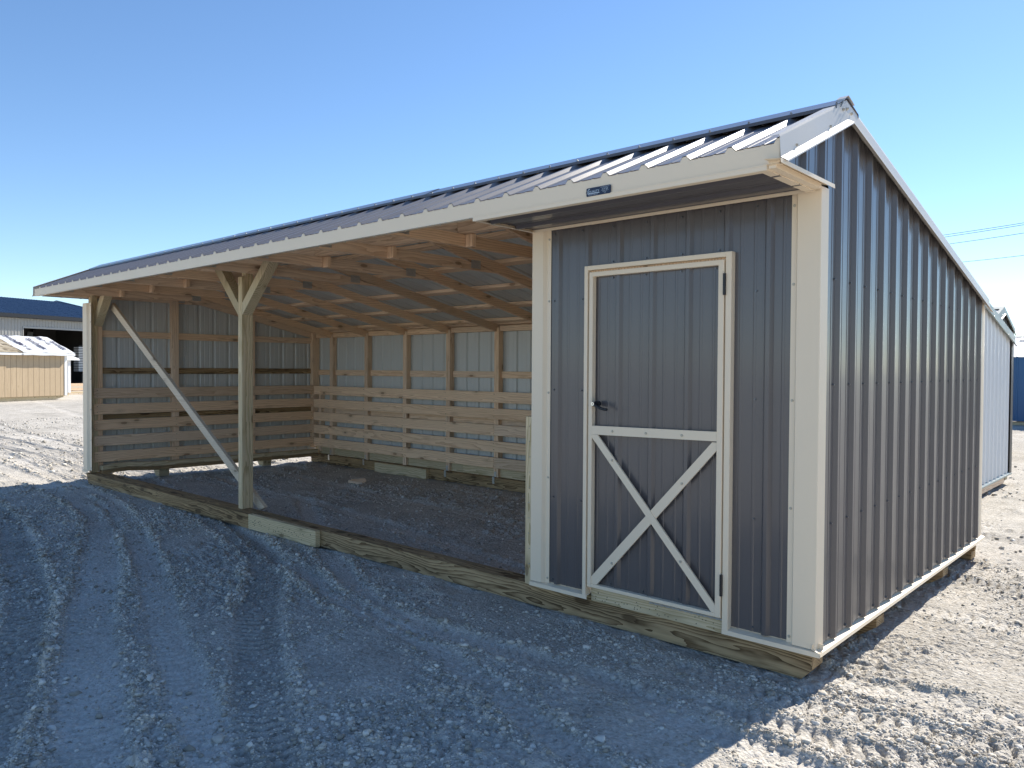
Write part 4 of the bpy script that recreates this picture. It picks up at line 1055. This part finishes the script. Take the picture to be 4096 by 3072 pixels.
sets = [scatter(125000, smp(-4.6, 1.4, -3.1, .1), .0030, .017, 2.2), scatter(700, smp(-4.6, 1.4, -3.1, .1), .014, .025, 2.0), scatter(30000, smp(-1.2, 2.2, -.6, 3.5), .0032, .014, 2.3), scatter(160, smp(-1.2, 2.2, -.6, 3.5), .012, .022, 2.3),
        scatter(26000, smp(-9.5, -4.6, -3, .0), .005, .022, 2.2), scatter(9000, smp(-9.4, -1.9, .25, 3.4), .007, .022, 2.4),
        scatter(12000, smp(-24, -9.8, -3, 6), .010, .035, 2.2), scatter(6000, smp(-1.0, 6, 3.5, 20), .010, .035, 2.2)]
X, Y, Z, S = [np.concatenate([s[i] for s in sets]) for i in range(4)]
n = len(X); print('gravel', n)
var = ico[None]*(1+.30*(rng.random((60, 12, 1))-.5)*2)+.46*(rng.random((60, 12, 3))-.5)
V = var[rng.integers(0, 60, n)]
sc3 = np.stack([rng.uniform(.8, 1.35, n), rng.uniform(.75, 1.1, n), rng.uniform(.5, .85, n)], 1)*S[:, None]
V = V*sc3[:, None, :]
a = rng.uniform(0, 6.283, n); ca, sa = np.cos(a), np.sin(a); tl = rng.uniform(-.5, .5, n); ct_, st_ = np.cos(tl), np.sin(tl)
vx, vy, vz = V[..., 0], V[..., 1], V[..., 2]
vy, vz = vy*ct_[:, None]-vz*st_[:, None], vy*st_[:, None]+vz*ct_[:, None]
vx, vy = vx*ca[:, None]-vy*sa[:, None], vx*sa[:, None]+vy*ca[:, None]
V = np.stack([vx+X[:, None], vy+Y[:, None], vz+(Z+S*.22)[:, None]], 2).reshape(-1, 3).astype(np.float32)
F = (icf[None]+(np.arange(n)*12)[:, None, None]).reshape(-1, 3).astype(np.int32)
me = bpy.data.meshes.new('gravel'); me.vertices.add(len(V)); me.vertices.foreach_set('co', V.ravel())
me.loops.add(len(F)*3); me.polygons.add(len(F)); me.loops.foreach_set('vertex_index', F.ravel())
me.polygons.foreach_set('loop_start', np.arange(0, len(F)*3, 3, dtype=np.int32)); me.polygons.foreach_set('loop_total', np.full(len(F), 3, np.int32))
me.materials.append(M['stone']); me.materials.append(M['stoned']); me.materials.append(M['stonel'])
me.polygons.foreach_set('material_index', np.repeat(rng.choice(3, n, p=[.5, .3, .2]), 20).astype(np.int32)); me.update(); go = bpy.data.objects.new('gravel', me); COL.objects.link(go)
tag(go, 'loose pale limestone chips scattered over the yard', 'gravel', kind='stuff')

# wood scrap in the bay
zz = float(height(np.array([-7.03]), np.array([2.48]))[0][0])
mb = MB(); mb.prism([(-7.16, 2.42, zz+.005), (-6.93, 2.44, zz+.0), (-6.90, 2.52, zz+.03), (-6.98, 2.56, zz+.04), (-7.14, 2.50, zz+.02)], (0, 0, .028))
tag(mb.build('wood_scrap', 'pine_x'), 'broken orange-tan scrap of wood on the dirt inside the open bay', 'wood scrap')

# ------------------------------------------------------------------ light and sky
SUN_AZ = 3.5; EL = 41.0     # sun behind the shed, a little to the right
sd = Vector((math.sin(R(SUN_AZ))*math.cos(R(EL)), math.cos(R(SUN_AZ))*math.cos(R(EL)), math.sin(R(EL))))
su = bpy.data.lights.new('sun', 'SUN'); su.energy = 4.5; su.angle = R(.5); su.color = (1, .93, .82)
so = bpy.data.objects.new('sun', su); COL.objects.link(so); so.rotation_euler = (-sd).to_track_quat('-Z', 'Y').to_euler()
w = bpy.data.worlds.new('World'); sc.world = w; w.use_nodes = True; nt = w.node_tree
sky = nt.nodes.new('ShaderNodeTexSky'); sky.sky_type = 'NISHITA'; sky.sun_disc = False
sky.sun_elevation = R(EL); sky.sun_rotation = R(SUN_AZ); sky.air_density = 1.0; sky.dust_density = .15; sky.ozone_density = 2.2; sky.altitude = 1500
bg = nt.nodes['Background']; bg.inputs['Strength'].default_value = .112
hsv = nt.nodes.new('ShaderNodeHueSaturation'); hsv.inputs['Saturation'].default_value = 1.1
nt.links.new(sky.outputs[0], hsv.inputs['Color']); nt.links.new(hsv.outputs[0], bg.inputs['Color'])

# ------------------------------------------------------------------ camera
cam = bpy.data.cameras.new('camera'); co_ = bpy.data.objects.new('camera', cam); COL.objects.link(co_)
yaw, pit, rol, fpx = .7365, -.0201, .0059, 3095.6
cy, sy, cp, sp_, cr, sr = math.cos(yaw), math.sin(yaw), math.cos(pit), math.sin(pit), math.cos(rol), math.sin(rol)
fwd = Vector((-sy*cp, cy*cp, sp_)); r0 = Vector((cy, sy, 0)); u0 = r0.cross(fwd)
rt = r0*cr+u0*sr; upv = -r0*sr+u0*cr
co_.matrix_world = Matrix(((rt.x, upv.x, -fwd.x, 1.4198), (rt.y, upv.y, -fwd.y, -3.7811), (rt.z, upv.z, -fwd.z, 1.3726), (0, 0, 0, 1)))
cam.sensor_width = 36; cam.lens = fpx/4096*36; cam.clip_start = .05; cam.clip_end = 3000
sc.camera = co_
vs_ = sc.view_settings; vs_.view_transform = 'Standard'; vs_.look = 'None'; vs_.exposure = .8; vs_.gamma = 1; vs_.use_curve_mapping = False
